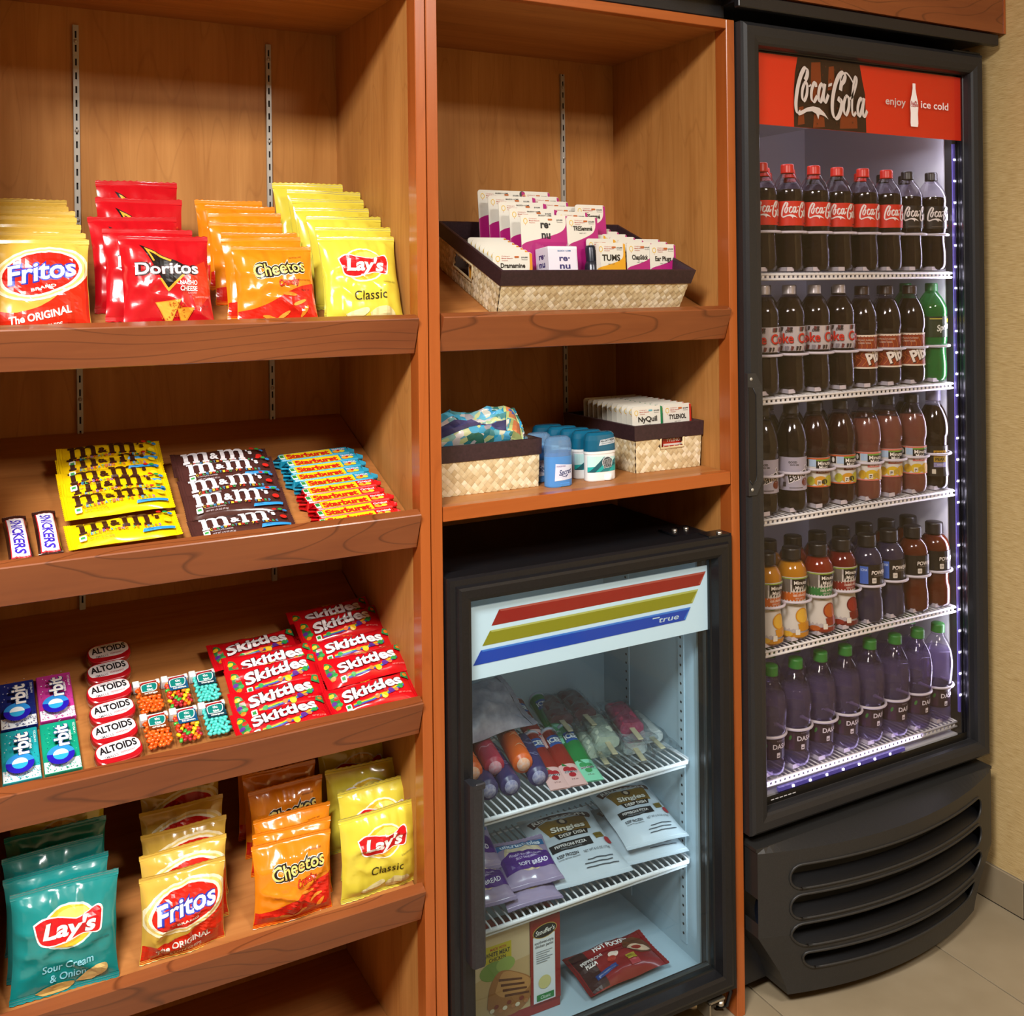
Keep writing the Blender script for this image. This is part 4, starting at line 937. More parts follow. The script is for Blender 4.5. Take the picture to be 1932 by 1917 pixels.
# gum packs
def gum(c1,c2,word):
    w_,h=.052,.106; m=bx(-w_/2,w_/2,-.006,.006,0,h,b=.0012)
    A=Art(); A.rect(.0008,w_-.0008,.0008,.024,'E9F0F2')
    r_=random.Random(len(word))
    for k in range(70): x=r_.uniform(.003,w_-.003); y=.002+.028*r_.random()**1.4; A.rect(x,x+.0016,y,y+.0016,c1)
    for k in range(40): x=r_.uniform(.003,w_-.004); y=r_.uniform(.03,h-.003); A.rect(x,x+.0014,y,y+.0012,r_.choice((c2,'DDEBF2','16324a')))
    A.ring(.024,.026,.0195,.0195,.009,'2418A8'); A.ring(.024,.026,.0195,.0195,.009,'2E8CD8',a0=10,a1=170); A.ell(.024,.026,.0108,.0108,'E8F2F6'); A.poly(ellpts(.024,.026,.0108,.0108,14,0,180,360),'2FA6DC')
    A.text('rbit',.027,.065,.020,'1d3f7a',w=.046,bold=.07,rot=math.pi/2); A.text('rbit',.027,.065,.020,'F4F2EC',w=.045,bold=.03,rot=math.pi/2)
    A.text(word,.040,.062,.003,'E6F0F2',w=.022,bold=.02,rot=math.pi/2); A.text('14 PIECES',.047,.075,.003,'E6F0F2',w=.024,rot=math.pi/2)
    pb=PB(); mats=[]; A.emit(pb,lambda x,y,o:(x-w_/2,-.006-o,y),mats,None,None,.0003,.00008)
    return ('gum_pack',[('carton',m.mesh('carton',[GLOSS(c1)])),('flap_edge',bx(-w_/2-.0003,w_/2+.0003,-.0064,-.0005,h*.0,h*.012).mesh('flap_edge',[GLOSS(c1)])),('front_print',pb.mesh('front_print',[M_(q) for q in mats]))])
for c1,c2,wd,x,y,ds in (('1B2A72','4A8AD0','PEPPERMINT',.090,.192,'navy blue gum pack, rear left of the four gum packs'),('C43A94','F0A0D0','BUBBLEMINT',.146,.194,'pink gum pack, rear right of the four gum packs'),('1FA0A8','8AD8D8','SWEET MINT',.088,.090,'turquoise gum pack, front left of the four gum packs'),('129A7A','6AD0A8','SPEARMINT',.144,.091,'green gum pack, front right of the four gum packs')):
    lie(gum(c1,c2,wd),ds,'gum pack',x,y,ZL[2],.007,.106,.0,'gum packs')
# mint tins
def tin():
    w_,h,t=.070,.043,.016
    def rr(k,y): return [(a,y,b+h/2) for a,b in [(x*k,z*k) for x,z in _rrect(w_,h,.018)]]
    def _loft(L):
        m=MB(); n=len(L[0])
        for a,b in zip(L,L[1:]): m.add(a+b,[(i,(i+1)%n,(i+1)%n+n,i+n) for i in range(n)],0,True)
        return m
    n=len(_rrect(w_,h,.018))
    m=_loft([rr(.96,t/2),rr(1,t/2-.002),rr(1,-t/2+.004),rr(.975,-t/2+.001),rr(.92,-t/2)]); m.add(rr(.92,-t/2),[range(n)]); m.add(rr(.96,t/2),[range(n)])
    A=Art(); A.poly([(x*.92+w_/2,z*.70+h/2+.003) for x,z in _rrect(w_,h,.018)],'E6E0E2')
    A.poly(spline([(.004,.014),(.018,.012),(.035,.010),(.052,.010),(.066,.016),(.058,.004),(.035,.0025),(.012,.004),(.004,.014)],4)[:-1],GLOSS('B3141E'))
    A.text('ALTOIDS',.035,.0285,.0125,'17161A',w=.056,bold=.035,arc=.0); A.text('SMALLS',.022,.0145,.0046,'6a6468',w=.020,bold=.01); A.text('PEPPERMINT',.047,.0155,.0036,'A8323A',w=.022)
    A.text('CURIOUSLY STRONG MINTS',.035,.037,.0024,'8a8488',w=.03)
    pb=PB(); mats=[]; A.emit(pb,lambda x,y,o:(x-w_/2,-t/2-o,y),mats,None,None,.0003,.00008)
    wr=_loft([rr(1.06,t/2+.0005),rr(1.07,0),rr(1.03,-t/2-.0012)])
    sd=_loft([rr(1.005,t/2-.003),rr(1.006,.0)])
    return ('mint_tin',[('tin',m.mesh('tin',[GLOSS('B3141E')])),('tin_rim',sd.mesh('tin_rim',[mat('tin_silver','C9C4C8',.25,.8)])),('shrink_wrap',wr.mesh('shrink_wrap',[clear('shrink_film','FFFFFF',.8,.06,.08)])),('lid_print',pb.mesh('lid_print',[M_(q) for q in mats]))])
def _rrect(w_,h,r,n=6):
    p=[]
    for cx,cy,a in ((w_/2-r,h/2-r,0),(-w_/2+r,h/2-r,90),(-w_/2+r,-h/2+r,180),(w_/2-r,-h/2+r,270)): p+=ellpts(cx,cy,r,r,n,0,a,a+90)
    return p
TI=tin()
for i,(x,y) in enumerate([(.223,.052),(.222,.092),(.225,.134),(.226,.178),(.231,.222),(.237,.266)]):
    lie(TI,'%s red and white mint tin in the column of tins'%('front-most','second from front','third from front','fourth from front','fifth from front','rear-most')[i],'mint tin',x,y,ZL[2],.013,.043,.15-.01*i,'red and white mint tins',.1)
# mint boxes with pellets
def ticbox(cols,lab,word,seed):
    w_,h,t=.0425,.070,.014
    parts=[('box_shell',bx(-w_/2,w_/2,-t/2,t/2,0,h,b=.001).mesh('box_shell',[clear('box_clear','FFFFFF',.7,.05,.05)]))]
    c=MB(); c.box(-w_/2-.0004,-w_/2+.0105,-t/2-.0008,t/2+.0008,h-.010,h+.0045,b=.001); c.box(-w_/2+.0105,w_/2+.0004,-t/2+.001,t/2+.0008,h-.001,h+.0015,b=.0004); c.box(w_/2-.006,w_/2+.0004,-t/2-.0004,t/2+.0008,h-.008,h+.002,b=.001)
    parts.append(('lid',c.mesh('lid',[mat('lid_white','EDEDEA',.35)])))
    r_=random.Random(seed); m=MB(); ms=[mat('pellet_'+q,q,.2,coat=.4) for q in cols]
    z=.005; k=0
    while z<h-.006:
        x=-w_/2+.006+(k%2)*.003
        while x<w_/2-.004:
            a=r_.uniform(-1.4,1.4); d=Vector((math.cos(a),0,math.sin(a)))*.0032; p=Vector((x+r_.uniform(-.001,.001),r_.uniform(-.0032,-.0018),z+r_.uniform(-.001,.001)))
            m.tube([p-d*1.25,p-d,p,p+d,p+d*1.25],[.001,.0027,.0031,.0027,.001],7,r_.randrange(len(ms)))
            x+=.0072
        z+=.0062; k+=1
    parts.append(('mint_pellets',m.mesh('mint_pellets',ms),'stuff'))
    A=Art(); A.poly([(.009,.036),(.0395,.036),(.0395,.066),(.014,.066),(.009,.058)],lab)
    A.poly([(.008,.060),(.014,.067),(.038,.068),(.038,.0655),(.016,.064)],'B01E1E')
    A.poly(spline([(.011,.044),(.011,.058),(.017,.063),(.036,.063),(.036,.050),(.030,.044),(.011,.044)],3)[:-1],'E9EDEA'); A.poly(spline([(.0122,.0452),(.0122,.0575),(.018,.0618),(.0348,.0618),(.0348,.0505),(.029,.0452),(.0122,.0452)],3)[:-1],'0E7C74')
    A.text('tic',.0245,.0575,.0058,'F0F4F2',bold=.03); A.text('tac',.0245,.0495,.0058,'F0F4F2',bold=.03); A.text(word,.025,.0405,.0040,'F0F0EA',w=.021,bold=.03)
    pb=PB(); mats=[]; A.emit(pb,lambda x,y,o:(x-w_/2,-t/2-o,y),mats,None,None,.0003,.00008)
    parts.append(('label_print',pb.mesh('label_print',[M_(q) for q in mats]))); return ('mint_box',parts)
_place0=place
def place(proto,label,cat,loc,rotz=0,group=None,tilt=(0,0)):
    t=_place0((proto[0],[p[:2] for p in proto[1]]),label,cat,loc,rotz,group,tilt)
    for p in proto[1]:
        if len(p)>2:
            for c in t.children:
                if c.data==p[1]: c['kind']=p[2]
    return t
TT=[ticbox(['F26A1C','EE5A14'],'7A3A14','orange',1),ticbox(['E03A1C','3FAE3C','E8CF20','F08A1C','B01A2A'],'12507A','fruit adventure',2),ticbox(['4FD2C8','5ADACE'],'0E3C4C','wintergreen',3)]
for j,(y,rw) in enumerate(((.081,'front'),(.154,'rear'))):
    for k,(x,nm) in enumerate(((.285,'orange'),(.331,'rainbow-coloured'),(.377,'mint green'))):
        lie(TT[k],'clear mint box of %s pellets, %s row of the mint boxes'%(nm,rw),'mint box',x,y,ZL[2],.009,.070,.0,'clear mint boxes')
# red fruit candy packs
SL_,SHt=.162,.062
def skit():
    A=Art(); 
    A.poly(spline([(.012,.012),(.022,.02),(.020,.044),(.010,.052),(.008,.03),(.012,.012)],4)[:-1],'2E7A3A')
    for x,y,c in ((.012,.044,'E8B81E'),(.018,.036,'C8281E'),(.012,.028,'5A2A8A'),(.020,.022,'2E9A48'),(.015,.016,'F07A1C')): A.ell(x,y,.0045,.004,c,n=12)
    for k,c in enumerate(('C8281E','F07A1C','F0C81E','2E9A48','2F6FC4','5A2A8A')): A.stroke(spline([(.040,.010-k*.0012+.004),(.075,.012-k*.0012+.004),(.110,.020-k*.0016+.004),(.140,.034-k*.0022+.004)],5),.0018,c)
    outline_text(A,'Skittles',.082,.036,.021,.112,[('5A0A10',.075),('F1EFF3',.035)],shear=.1,rot=.10)
    for x,y,c,r_ in ((.050,.012,'2E9A48',.0045),(.098,.013,'F0C01E',.006),(.084,.014,'F07A3C',.0045),(.112,.020,'5A2A8A',.0055),(.122,.020,'F0784A',.004),(.132,.026,'2E9A48',.005),(.102,.022,'B0202A',.0035)): A.ell(x,y,r_,r_*.9,c,n=14)
    A.rrect(.026,.036,.003,.014,.002,'E3ECE2'); A.rect(.028,.034,.006,.012,'2E8A3E'); A.text('Original',.075,.053,.004,'E8C81E',rot=.1); A.text('NET WT 2.17 OZ',.136,.012,.0026,'E79A92',w=.024)
    A.poly([(.140,.046),(.155,.040),(.156,.056),(.146,.058)],'2E8A4A'); A.ell(.150,.050,.004,.004,'F07A1C',n=12)
    return A
V_sk=[pouch(SL_,SHt,.024,3.9+i*13,foil('CC0E1A'),skit(),'lr',.05,1.0,nu=12,nv=26,name='candy_pack') for i in range(3)]
sk=[(.478,.044,.020,.1,.05,'front-most pack of the left'),(.482,.082,.026,.22,.06,'second pack from front in the left'),(.486,.124,.034,.2,.04,'third pack from front in the left'),(.490,.160,.028,.2,.03,'fourth pack from front in the left'),(.476,.208,.022,.1,.06,'rear-most pack of the left'),
    (.634,.050,.026,.1,.05,'front-most pack of the right'),(.642,.104,.038,.2,.06,'second pack from front in the right'),(.640,.160,.030,.15,.0,'third pack from front in the right'),(.634,.212,.036,.2,.05,'fourth pack from front in the right'),(.630,.246,.030,.2,.08,'rear-most pack of the right')]
for i,(x,y,h,dl,rz,nm) in enumerate(sk):
    lie(V_sk[i%3],'red fruit candy pack, %s column'%nm,'candy pack',x,y,ZL[2],h,SHt,rz,'red fruit candy packs',dl)
# ================================================================ small display freezer
frz=thing('display_freezer','small black glass-door freezer with a striped sign, under the shelves','freezer',(1.075,.2,0.03))
FX0,FX1,FZ0,FZ1=.757,1.396,.072,1.0
fblk=noisy('freezer_black',[(.3,'121214'),(.7,'19191c')],.35,(300,300,300),spec=.35)
b=MB(); b.box(.765,.80,.032,.41,.06,.985); b.box(1.354,1.386,.032,.41,.06,.985); b.box(.80,1.354,.032,.41,.95,.985); b.box(.80,1.354,.40,.41,.06,.95); b.box(.80,1.354,.032,.40,.06,.095)
wobj('body',b,fblk,frz)
fl_liner=mat('freezer_liner','A8BCC6',.4)
b=MB(); b.box(.80,.804,.05,.40,.095,.95); b.box(1.350,1.354,.05,.40,.095,.95); b.box(.804,1.35,.396,.40,.095,.95); b.box(.804,1.35,.05,.396,.946,.95); b.box(.804,1.35,.05,.396,.095,.099)
wobj('liner',b,fl_liner,frz)
for y in (.10,.30):
    o=wobj('shelf_pilaster',bx(1.3475,1.35,y-.009,y+.009,.12,.90),fl_liner,frz)
    hm=MB().lathe([(.0001,0),(.0028,.0002),(.0028,.0006)],8).mesh('pilaster_hole',[mat('hole_dark','15181c',.6)])
    for k in range(38): 
        q=link('pilaster_hole',hm,o,(1.3472-frz.location.x,y-frz.location.y,.14+k*.0195-frz.location.z),(0,-math.pi/2,0))
d=frame_loops(FX0,FX1,FZ0,FZ1,[(0,.028),(0,-.008),(.004,-.014),(.014,-.0145),(.017,-.021),(.022,-.0225),(.036,-.0215),(.042,-.018),(.044,-.008),(.046,.0),(.050,.002),(.050,.028),(0,.028)])
wobj('door_frame',d,fblk,frz)
wobj('door_glass',MB().add([(FX0+.045,.001,FZ0+.045),(FX1-.045,.001,FZ0+.045),(FX1-.045,.001,FZ1-.045),(FX0+.045,.001,FZ1-.045)],[(0,1,2,3)]),clear('freezer_glass','DCE8EC',1.0,.03,.015,haze=.015,hazec='90A8B0'),frz)
wobj('glass_spacer',frame_loops(FX0+.046,FX1-.046,FZ0+.046,FZ1-.046,[(0,.013),(0,.022),(.006,.022),(.007,.016),(.005,.013)]),mat('spacer_grey','3a4044',.3,.3),frz)
sg=wobj('sign_panel',bx(.812,1.348,.008,.011,.807,.937),mat('sign_white','DCE8F0',.4,emit=.25,emitc='DCE8F0'),frz)
A=Art()
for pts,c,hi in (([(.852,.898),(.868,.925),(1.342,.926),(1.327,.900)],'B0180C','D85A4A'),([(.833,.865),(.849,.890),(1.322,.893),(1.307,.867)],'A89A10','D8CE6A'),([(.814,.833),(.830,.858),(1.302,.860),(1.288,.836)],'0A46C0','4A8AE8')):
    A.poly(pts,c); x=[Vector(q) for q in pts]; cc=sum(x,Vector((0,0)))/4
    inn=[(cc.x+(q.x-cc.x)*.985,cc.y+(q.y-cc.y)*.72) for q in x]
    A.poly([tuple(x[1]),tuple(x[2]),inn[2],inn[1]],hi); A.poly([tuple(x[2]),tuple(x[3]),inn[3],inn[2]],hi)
A.stroke([(1.208,.852),(1.225,.852)],.0022,'E8F2FA'); A.text('true',1.246,.847,.0105,'E8F2FA',w=.05,bold=.01,shear=.35)
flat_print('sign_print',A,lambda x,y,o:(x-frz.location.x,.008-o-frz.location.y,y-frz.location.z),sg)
# handle
m=MB(); m.prism([(.779,-.022),(.779,-.046),(.783,-.052),(.800,-.052),(.806,-.046),(.806,-.040),(.790,-.022)],'z',.335,.650)
h=wobj('door_handle',m,noisy('handle_black',[(.3,'1c1d22'),(.7,'26272c')],.35,(300,300,300)),frz)
m=MB(); m.box(.788,.807,-.0525,-.045,.640,.652,b=.002)
wobj('handle_cap',m,MT['handle_black'],frz,h)
# hinges
m=MB(); m.box(1.315,1.388,.02,.13,.986,.990); m.prism([(-.012,1.0015),(.022,1.0015),(.03,.990),(.03,.986),(.018,.998),(-.012,.998)],'x',1.335,1.388)
hg=wobj('hinge',m,mat('hinge_steel','34363c',.22,.8),frz)
for x,y,z in ((1.335,.10,.990),(1.365,.10,.990),(1.37,-.002,1.0015)): wobj('hinge_bolt',MB().lathe([(.0065,z),(.0065,z+.004),(.0001,z+.0045)],6,c=(x,y)),mat('bolt_steel','B8B0A4',.3,.9),frz,hg)
m=MB(); m.box(1.325,1.365,-.010,.05,.060,.064); m.box(1.325,1.329,-.010,.03,.03,.062)
hg=wobj('hinge',m,mat('bright_zinc','A8A090',.35,.9),frz)
wobj('hinge_bolt',MB().lathe([(.007,.048),(.007,.060),(.0001,.048)],10,c=(1.358,-.004)),MT['bolt_steel'],frz,hg)
for x in (.80,1.35):
    wobj('leg',MB().lathe([(.018,.0),(.018,.008),(.009,.010),(.009,.06)],10,c=(x,.08)),MT['bright_zinc'],frz)
tag(obj('power_cord',MB().tube([(1.385,.04,.001+.004),(1.395,.02,.02),(1.398,.012,.05),(1.392,.02,.09),(1.392,.05,.16)],.004,8),mat('cord_black','141722',.4)),'black power cord hanging beside the lower hinge of the freezer','cord')
area('freezer_lamp',(0,.07-.2,.925-.03),.45,.16,(.80,.92,1),rot=(R(-25),0,0),sy=.03,parent=frz)
area('freezer_lamp_side',(1.335-1.075,.045-.2,.45-.03),.02,.26,(.80,.92,1),rot=(R(90),0,R(40)),sy=.6,parent=frz)
def fshelf(z,lab):
    t=thing('wire_shelf',lab,'shelf',(1.075,.07,z),group='white wire shelves in the freezer')
    m=MB(); m.tube([(-.268,.0,-.002),(.262,.0,-.002),(.271,.008,-.002),(.272,.06,-.002),(.272,.31,-.002)],.0042,8); m.tube([(-.268,0,-.002),(-.268,.31,-.002)],.004,6); m.tube([(-.268,.30,-.004),(.27,.30,-.004)],.003,6)
    m.tube([(-.268,.006,-.012),(.262,.006,-.012)],.0035,8)
    obj('shelf_frame',m,whitewire,t)
    wm=MB().tube([(0,-.003,-.004),(0,-.001,.002),(0,.008,.0035),(0,.30,.0035)],.0019,6).mesh('shelf_wire',[whitewire])
    for k in range(36): link('shelf_wire',wm,t,(-.26+k*.0149,0,0))
    return t
fshelf(.517,'upper white wire shelf in the freezer, under ice pops'); fshelf(.310,'lower white wire shelf in the freezer, under pizza bags')
# ---- ice pops
def frost(name,c,rough=.5,c2=None): return noisy('frost_'+name,[(.35,c),(.95,c2 or 'DAD2D8')],rough,(160,160,160),detail=5)
def poptube(c,c2,r=.021,L=.16):
    m=MB().lathe([(.0001,0),(r*.62,.0002),(r*.66,.003),(r*.92,.004),(r,.008),(r,L*.6),(r*.9,L)],20)
    rim=MB().lathe([(r*.64,-.0004),(r*.64,-.001),(.0001,-.0012)],16)
    A=Art(); r_=random.Random(int(c,16)%97)
    for k in range(9): x=r_.uniform(-.05,.05); y=r_.uniform(.03,L-.02); A.stroke(spline([(x-.012,y),(x,y+.008),(x+.01,y-.002),(x+.018,y+.006)],4),.004,c2,taper=True)
    pb=PB(); mats=[]; A.emit(pb,lambda x,y,o:((r+o)*math.cos(x/r),(r+o)*math.sin(x/r),y),mats,.006,None,.0002,.0001)
    return ('ice_pop_tube',[('sleeve',m.mesh('sleeve',[mat('sleeve_'+c,c,.35)])),('end_disc',rim.mesh('end_disc',[frost('disc'+c,c2)])),('sleeve_print',pb.mesh('sleeve_print',[M_(q) for q in mats]))])
def lay_y(proto,label,cat,x,y,z,rz=0,group=None,pitch=0):
    """lay a z-axis proto along +y, its base end towards the front"""
    t=place(proto,label,cat,(x,y,z),0,group); t.rotation_euler=(-math.pi/2+pitch,0,rz); return t
PO,PR,PP=poptube('E0601A','F2A878'),poptube('B8324A','E08A96'),poptube('3A3060','7A78A0')
g_='tubular ice pops'
for pz,x,y,z,rz,lb in ((PO,.985,.135,.566,-.25,'orange ice pop tube lying on the purple ones'),(PR,.930,.150,.566,-.22,'red ice pop tube beside the orange one'),(PO,.882,.150,.566,-.2,'orange ice pop tube farthest left in the freezer'),(PP,.945,.112,.5415,-.2,'purple ice pop tube under the red one'),(PP,.900,.118,.5415,-.2,'purple ice pop tube at far left, bottom layer'),(PP,1.010,.118,.5415,-.3,'purple ice pop tube nearest the slush tubes')):
    lay_y(pz,lb,'ice pop',x,y,z,rz,g_)
def slush(c,cl,word,fc):
    L=.185; n=20; rows=[]
    for k in range(13):
        q=k/12; rx=.0215*(1-q)+.0185*q; rz_=.0012*(1-q)**1.0+.0185*q
        rows.append([(rx*math.cos(2*math.pi*j/n),rz_*math.sin(2*math.pi*j/n),L*q) for j in range(n+1)])
    m=MB().grid(rows); 
    lid=MB().lathe([(.0198,L-.004),(.0205,L-.002),(.0205,L+.004),(.018,L+.006),(.0001,L+.006)],20)
    A=Art(); A.rect(-.030,.030,L*.36,L-.005,c)
    A.poly([(-.016,.128),(.016,.134),(.017,.165),(-.015,.160)],'2A5AA8'); A.text('ICEE',0,.147,.014,'10203a',w=.031,bold=.09,rot=.1); A.text('ICEE',0,.147,.014,'F0F2F4',w=.030,bold=.04,rot=.1)
    for x,y,r_ in ((-.006,.05,.008),(.006,.046,.008),(0,.032,.007)): A.ell(x,y,r_,r_,fc,n=14)
    A.poly([(-.012,.062),(-.002,.058),(-.010,.070)],'1F7A3A'); A.text(word,0,.041,.0055,'F4EEF0',w=.028,bold=.10); A.text(word,0,.041,.0055,'3a1420',w=.027,bold=.03)
    A.text('3 fl oz',0,.018,.004,'7a3a44',w=.012)
    def fn(x,y,o):
        q=min(max(y/L,0),1); rx=.0215*(1-q)+.0185*q; rz_=.0012*(1-q)+.0185*q; a=x/.0215*1.05
        a=max(-1.5,min(1.5,a)); return (-(rx+o)*-math.sin(a),-(rz_+o)*math.cos(a),y)
    pb=PB(); mats=[]; A.emit(pb,fn,mats,.005,.012,.0003,.0001)
    return ('slush_tube',[('tube',m.mesh('tube',[mat('tube_'+cl,cl,.3)])),('lid',lid.mesh('lid',[mat('lid_pale','C9CCD8',.4)])),('tube_print',pb.mesh('tube_print',[M_(q) for q in mats]))])
SR,SG=slush('8E2418','E8B8B0','Cherry','B01A2A'),slush('1E7A3A','8AD8B0','Sour Apple','3E9A5A')
for pz,x,y,z,rz,lb in ((SR,1.040,.085,.525,-.20,'left red cherry slush tube with a white lid'),(SR,1.077,.080,.525,-.21,'right red cherry slush tube, beside the green one'),(SG,1.115,.080,.525,-.22,'green sour apple slush tube with a white lid'),(SR,1.075,.215,.545,-.2,'red slush tube in the rear layer, above the left one'),(SG,1.128,.212,.545,-.2,'green slush tube in the rear layer, right of the red one')):
    t=lay_y(pz,lb,'slush tube',x,y,z,rz,'slush tubes',.10)
def popsicle(c,name,c3):
    L,wd,t=.10,.042,.022; n=9; rows=[]
    for k in range(11):
        q=k/10; s=1-.5*max(0,(q-.85)/.15)**2; row=[]
        for j in range(25):
            a=2*math.pi*j/24; x=(abs(math.cos(a))**.5)*math.copysign(1,math.cos(a))*wd/2*s; y=(abs(math.sin(a))**.5)*math.copysign(1,math.sin(a))*t/2*s
            y*=1-.13*(math.cos(x/wd*2*math.pi*2.2)>.3); row.append((x,y,L*q))
        rows.append(row)
    m=MB().grid(rows); m.add(rows[0][:-1],[range(24)]); m.add(rows[-1][:-1],[range(24)])
    st=bx(-.0048,.0048,-.0012,.0012,-.045,.03,b=.0008)
    r_=random.Random(len(name)); wr=MB(); R2=[]
    for k in range(15):
        q=k/14; z=-.052+q*.168; f=min(1,min(q,1-q)/.18); R2.append([((wd/2+.006)*math.cos(2*math.pi*j/18)*(1.1 if f<.5 else 1)+r_.uniform(-.002,.002),(t/2*f+.002)*math.sin(2*math.pi*j/18)+r_.uniform(-.0025,.0025),z+r_.uniform(-.001,.001)) for j in range(18)])
    for row in R2: row.append(row[0])
    wr.grid(R2,0,False)
    return ('ice_bar',[('ice',m.mesh('ice',[frost(name,c,.4,c3)])),('stick',st.mesh('stick',[mat('birch','D8C49A',.6)])),('wrapper',wr.mesh('wrapper',[clear('film','F4F8FA',.9,.14,.05)]))])
IW,IP,IM=popsicle('C4CBB0','lime','DDE0CE'),popsicle('9E2A4A','pink','C86A84'),popsicle('C9C8C0','white','E2E2DE'); ID=popsicle('5A1420','darkred','74303A')
for pz,x,y,z,rz,lb in ((IW,1.205,.155,.545,-.3,'pale green ice bar on top, its stick toward the glass'),(IW,1.180,.150,.5325,-.28,'pale green ice bar under the other pale one'),(IP,1.275,.165,.556,-.28,'pink ice bar in clear film, stick toward the glass'),(IM,1.312,.145,.536,-.2,'white ice bar in clear film by the freezer wall'),(IM,1.255,.125,.5325,-.3,'white ice bar lying under the pink one'),(ID,1.16,.265,.56,-.2,'left dark red ice bar in the shadowed rear'),(ID,1.22,.265,.56,-.2,'right dark red ice bar in the shadowed rear')):
    lay_y(pz,lb,'ice bar',x,y+.012,z+.003,rz,'wrapped ice bars').scale=(1.25,1.15,1.25)
Vfb=pouch(.20,.12,.045,4.4,noisy('frosted_bag',[(.3,'8A8794'),(.7,'B4B0BC')],.35,(60,60,60)),None,'lr',.05,2.2,nu=14,nv=22,name='frosted_bag')
t=place(Vfb,'frosted grey-white plastic bag lying on the rear ice pops','bag',(.945,.215,.592),.2); t.rotation_euler=(-1.15,0,.12); t.scale=(1.3,1.2,1.25)
# ---- frozen food on the lower shelf
def pizza():
    A=Art(); W_,H_=.17,.205
    A.poly(spline([(.018,.160),(.05,.176),(.085,.182),(.12,.176),(.152,.160),(.158,.182),(.12,.198),(.085,.202),(.05,.198),(.012,.182)],3),'3A0E0C')
    A.text('RED BARON',.085,.176,.014,'E6DED6',w=.125,bold=.03,arc=.012)
    A.poly([(.035,.118),(.135,.118),(.142,.165),(.12,.172),(.05,.172),(.028,.165)],'7A5A14'); A.text('Singles',.085,.135,.016,'2a1a0a',w=.084,bold=.07,shear=.15); A.text('Singles',.085,.136,.016,'ECE4D2',w=.082,bold=.03,shear=.15)
    A.ell(.085,.160,.012,.012,'2a120e'); A.ell(.085,.160,.006,.008,'C9B49A')
    A.poly([(.05,.104),(.120,.104),(.126,.120),(.044,.120)],'16120f'); A.text('DEEP DISH',.085,.112,.009,'EDE6DC',w=.062,bold=.02)
    A.rect(.020,.118,.074,.094,'15181c'); A.text('PEPPERONI PIZZA',.068,.086,.007,'E0DCD8',w=.075,bold=.02); A.text('TOPPED WITH SAUSAGE',.066,.078,.003,'9aa0a4',w=.05)
    A.text('KEEP FROZEN',.050,.062,.007,'20242a',w=.05,bold=.02); A.text('COOK BEFORE SERVING',.05,.054,.003,'20242a',w=.05); A.text('NET WT 6.10 OZ (173g)',.118,.060,.006,'20242a',w=.062)
    A.poly([(.128,.098),(.150,.102),(.152,.088),(.130,.084)],'6E5A18'); A.text('MICROWAVEABLE',.14,.093,.003,'1a140a',w=.018); A.ell(.155,.078,.008,.010,'A01A24'); A.rect(.075,.15,.022,.024,'454c54'); A.rect(.075,.14,.030,.032,'454c54'); A.rect(.085,.145,.038,.040,'454c54')
    return A
Vpz=[pouch(.17,.205,.042,9.1+i*5,mat('pizza_bag_white','C2CCD4',.3,coat=.2),pizza(),'tb',.045,.4,nu=16,nv=20,name='pizza_bag') for i in range(2)]
for v,x,y,z,rx,rz,lb in ((0,1.110,.070,.334,-1.40,-.10,'white frozen pizza bag at the middle of the lower freezer shelf'),(1,1.268,.076,.362,-1.38,-.10,'white frozen pizza bag on top, near the right freezer wall'),(0,1.264,.073,.333,-1.44,-.12,'white frozen pizza bag underneath the right-hand one')):
    t=place(Vpz[v],lb,'pizza bag',(x,y,z),0,'frozen pizza bags'); t.rotation_euler=(rx,0,rz)
    if v==1 or 'under' in lb: t.scale=(.86,.9,.9)
A=Art(); A.ell(.058,.066,.045,.040,'C8B494'); A.ell(.058,.066,.040,.035,'D8C8AA')
A.poly([(.004,.088),(.112,.088),(.112,.104),(.004,.104)],'2A6AA0'); A.text('uncrustables',.058,.096,.011,'DCE6F2',w=.09,bold=.03)
A.poly([(.004,.030),(.112,.030),(.114,.066),(.09,.076),(.03,.076),(.002,.066)],'4A1E7A'); A.text('PEANUT BUTTER & GRAPE',.058,.066,.005,'D8CCE8',w=.072,bold=.01); A.text('JELLY SANDWICH',.058,.058,.005,'D8CCE8',w=.05,bold=.01); A.text('SOFT BREAD',.066,.043,.009,'EFEAF6',w=.064,bold=.02)
Vun=[pouch(.116,.118,.034,6.6+i*4,mat('sandwich_film','9A8AA8',.22,coat=.4),A,'tb',.07,1.0,nu=14,nv=16,name='sandwich_pouch') for i in range(2)]
for i,(x,y,z,rx,rz,lb) in enumerate(((.985,.085,.352,-1.30,-.12,'purple sandwich pouch leaning on the one below it'),(.972,.066,.328,-1.42,-.1,'purple sandwich pouch at the shelf front, lower one'),(.878,.080,.345,-1.3,-.1,'purple sandwich pouch at far left, half hidden by the handle'),(.888,.150,.370,-1.2,-.1,'purple sandwich pouch at far left, highest in its heap'))):
    t=place(Vun[i%2],lb,'sandwich',(x,y,z),0,'purple sandwich pouches'); t.rotation_euler=(rx,0,rz)
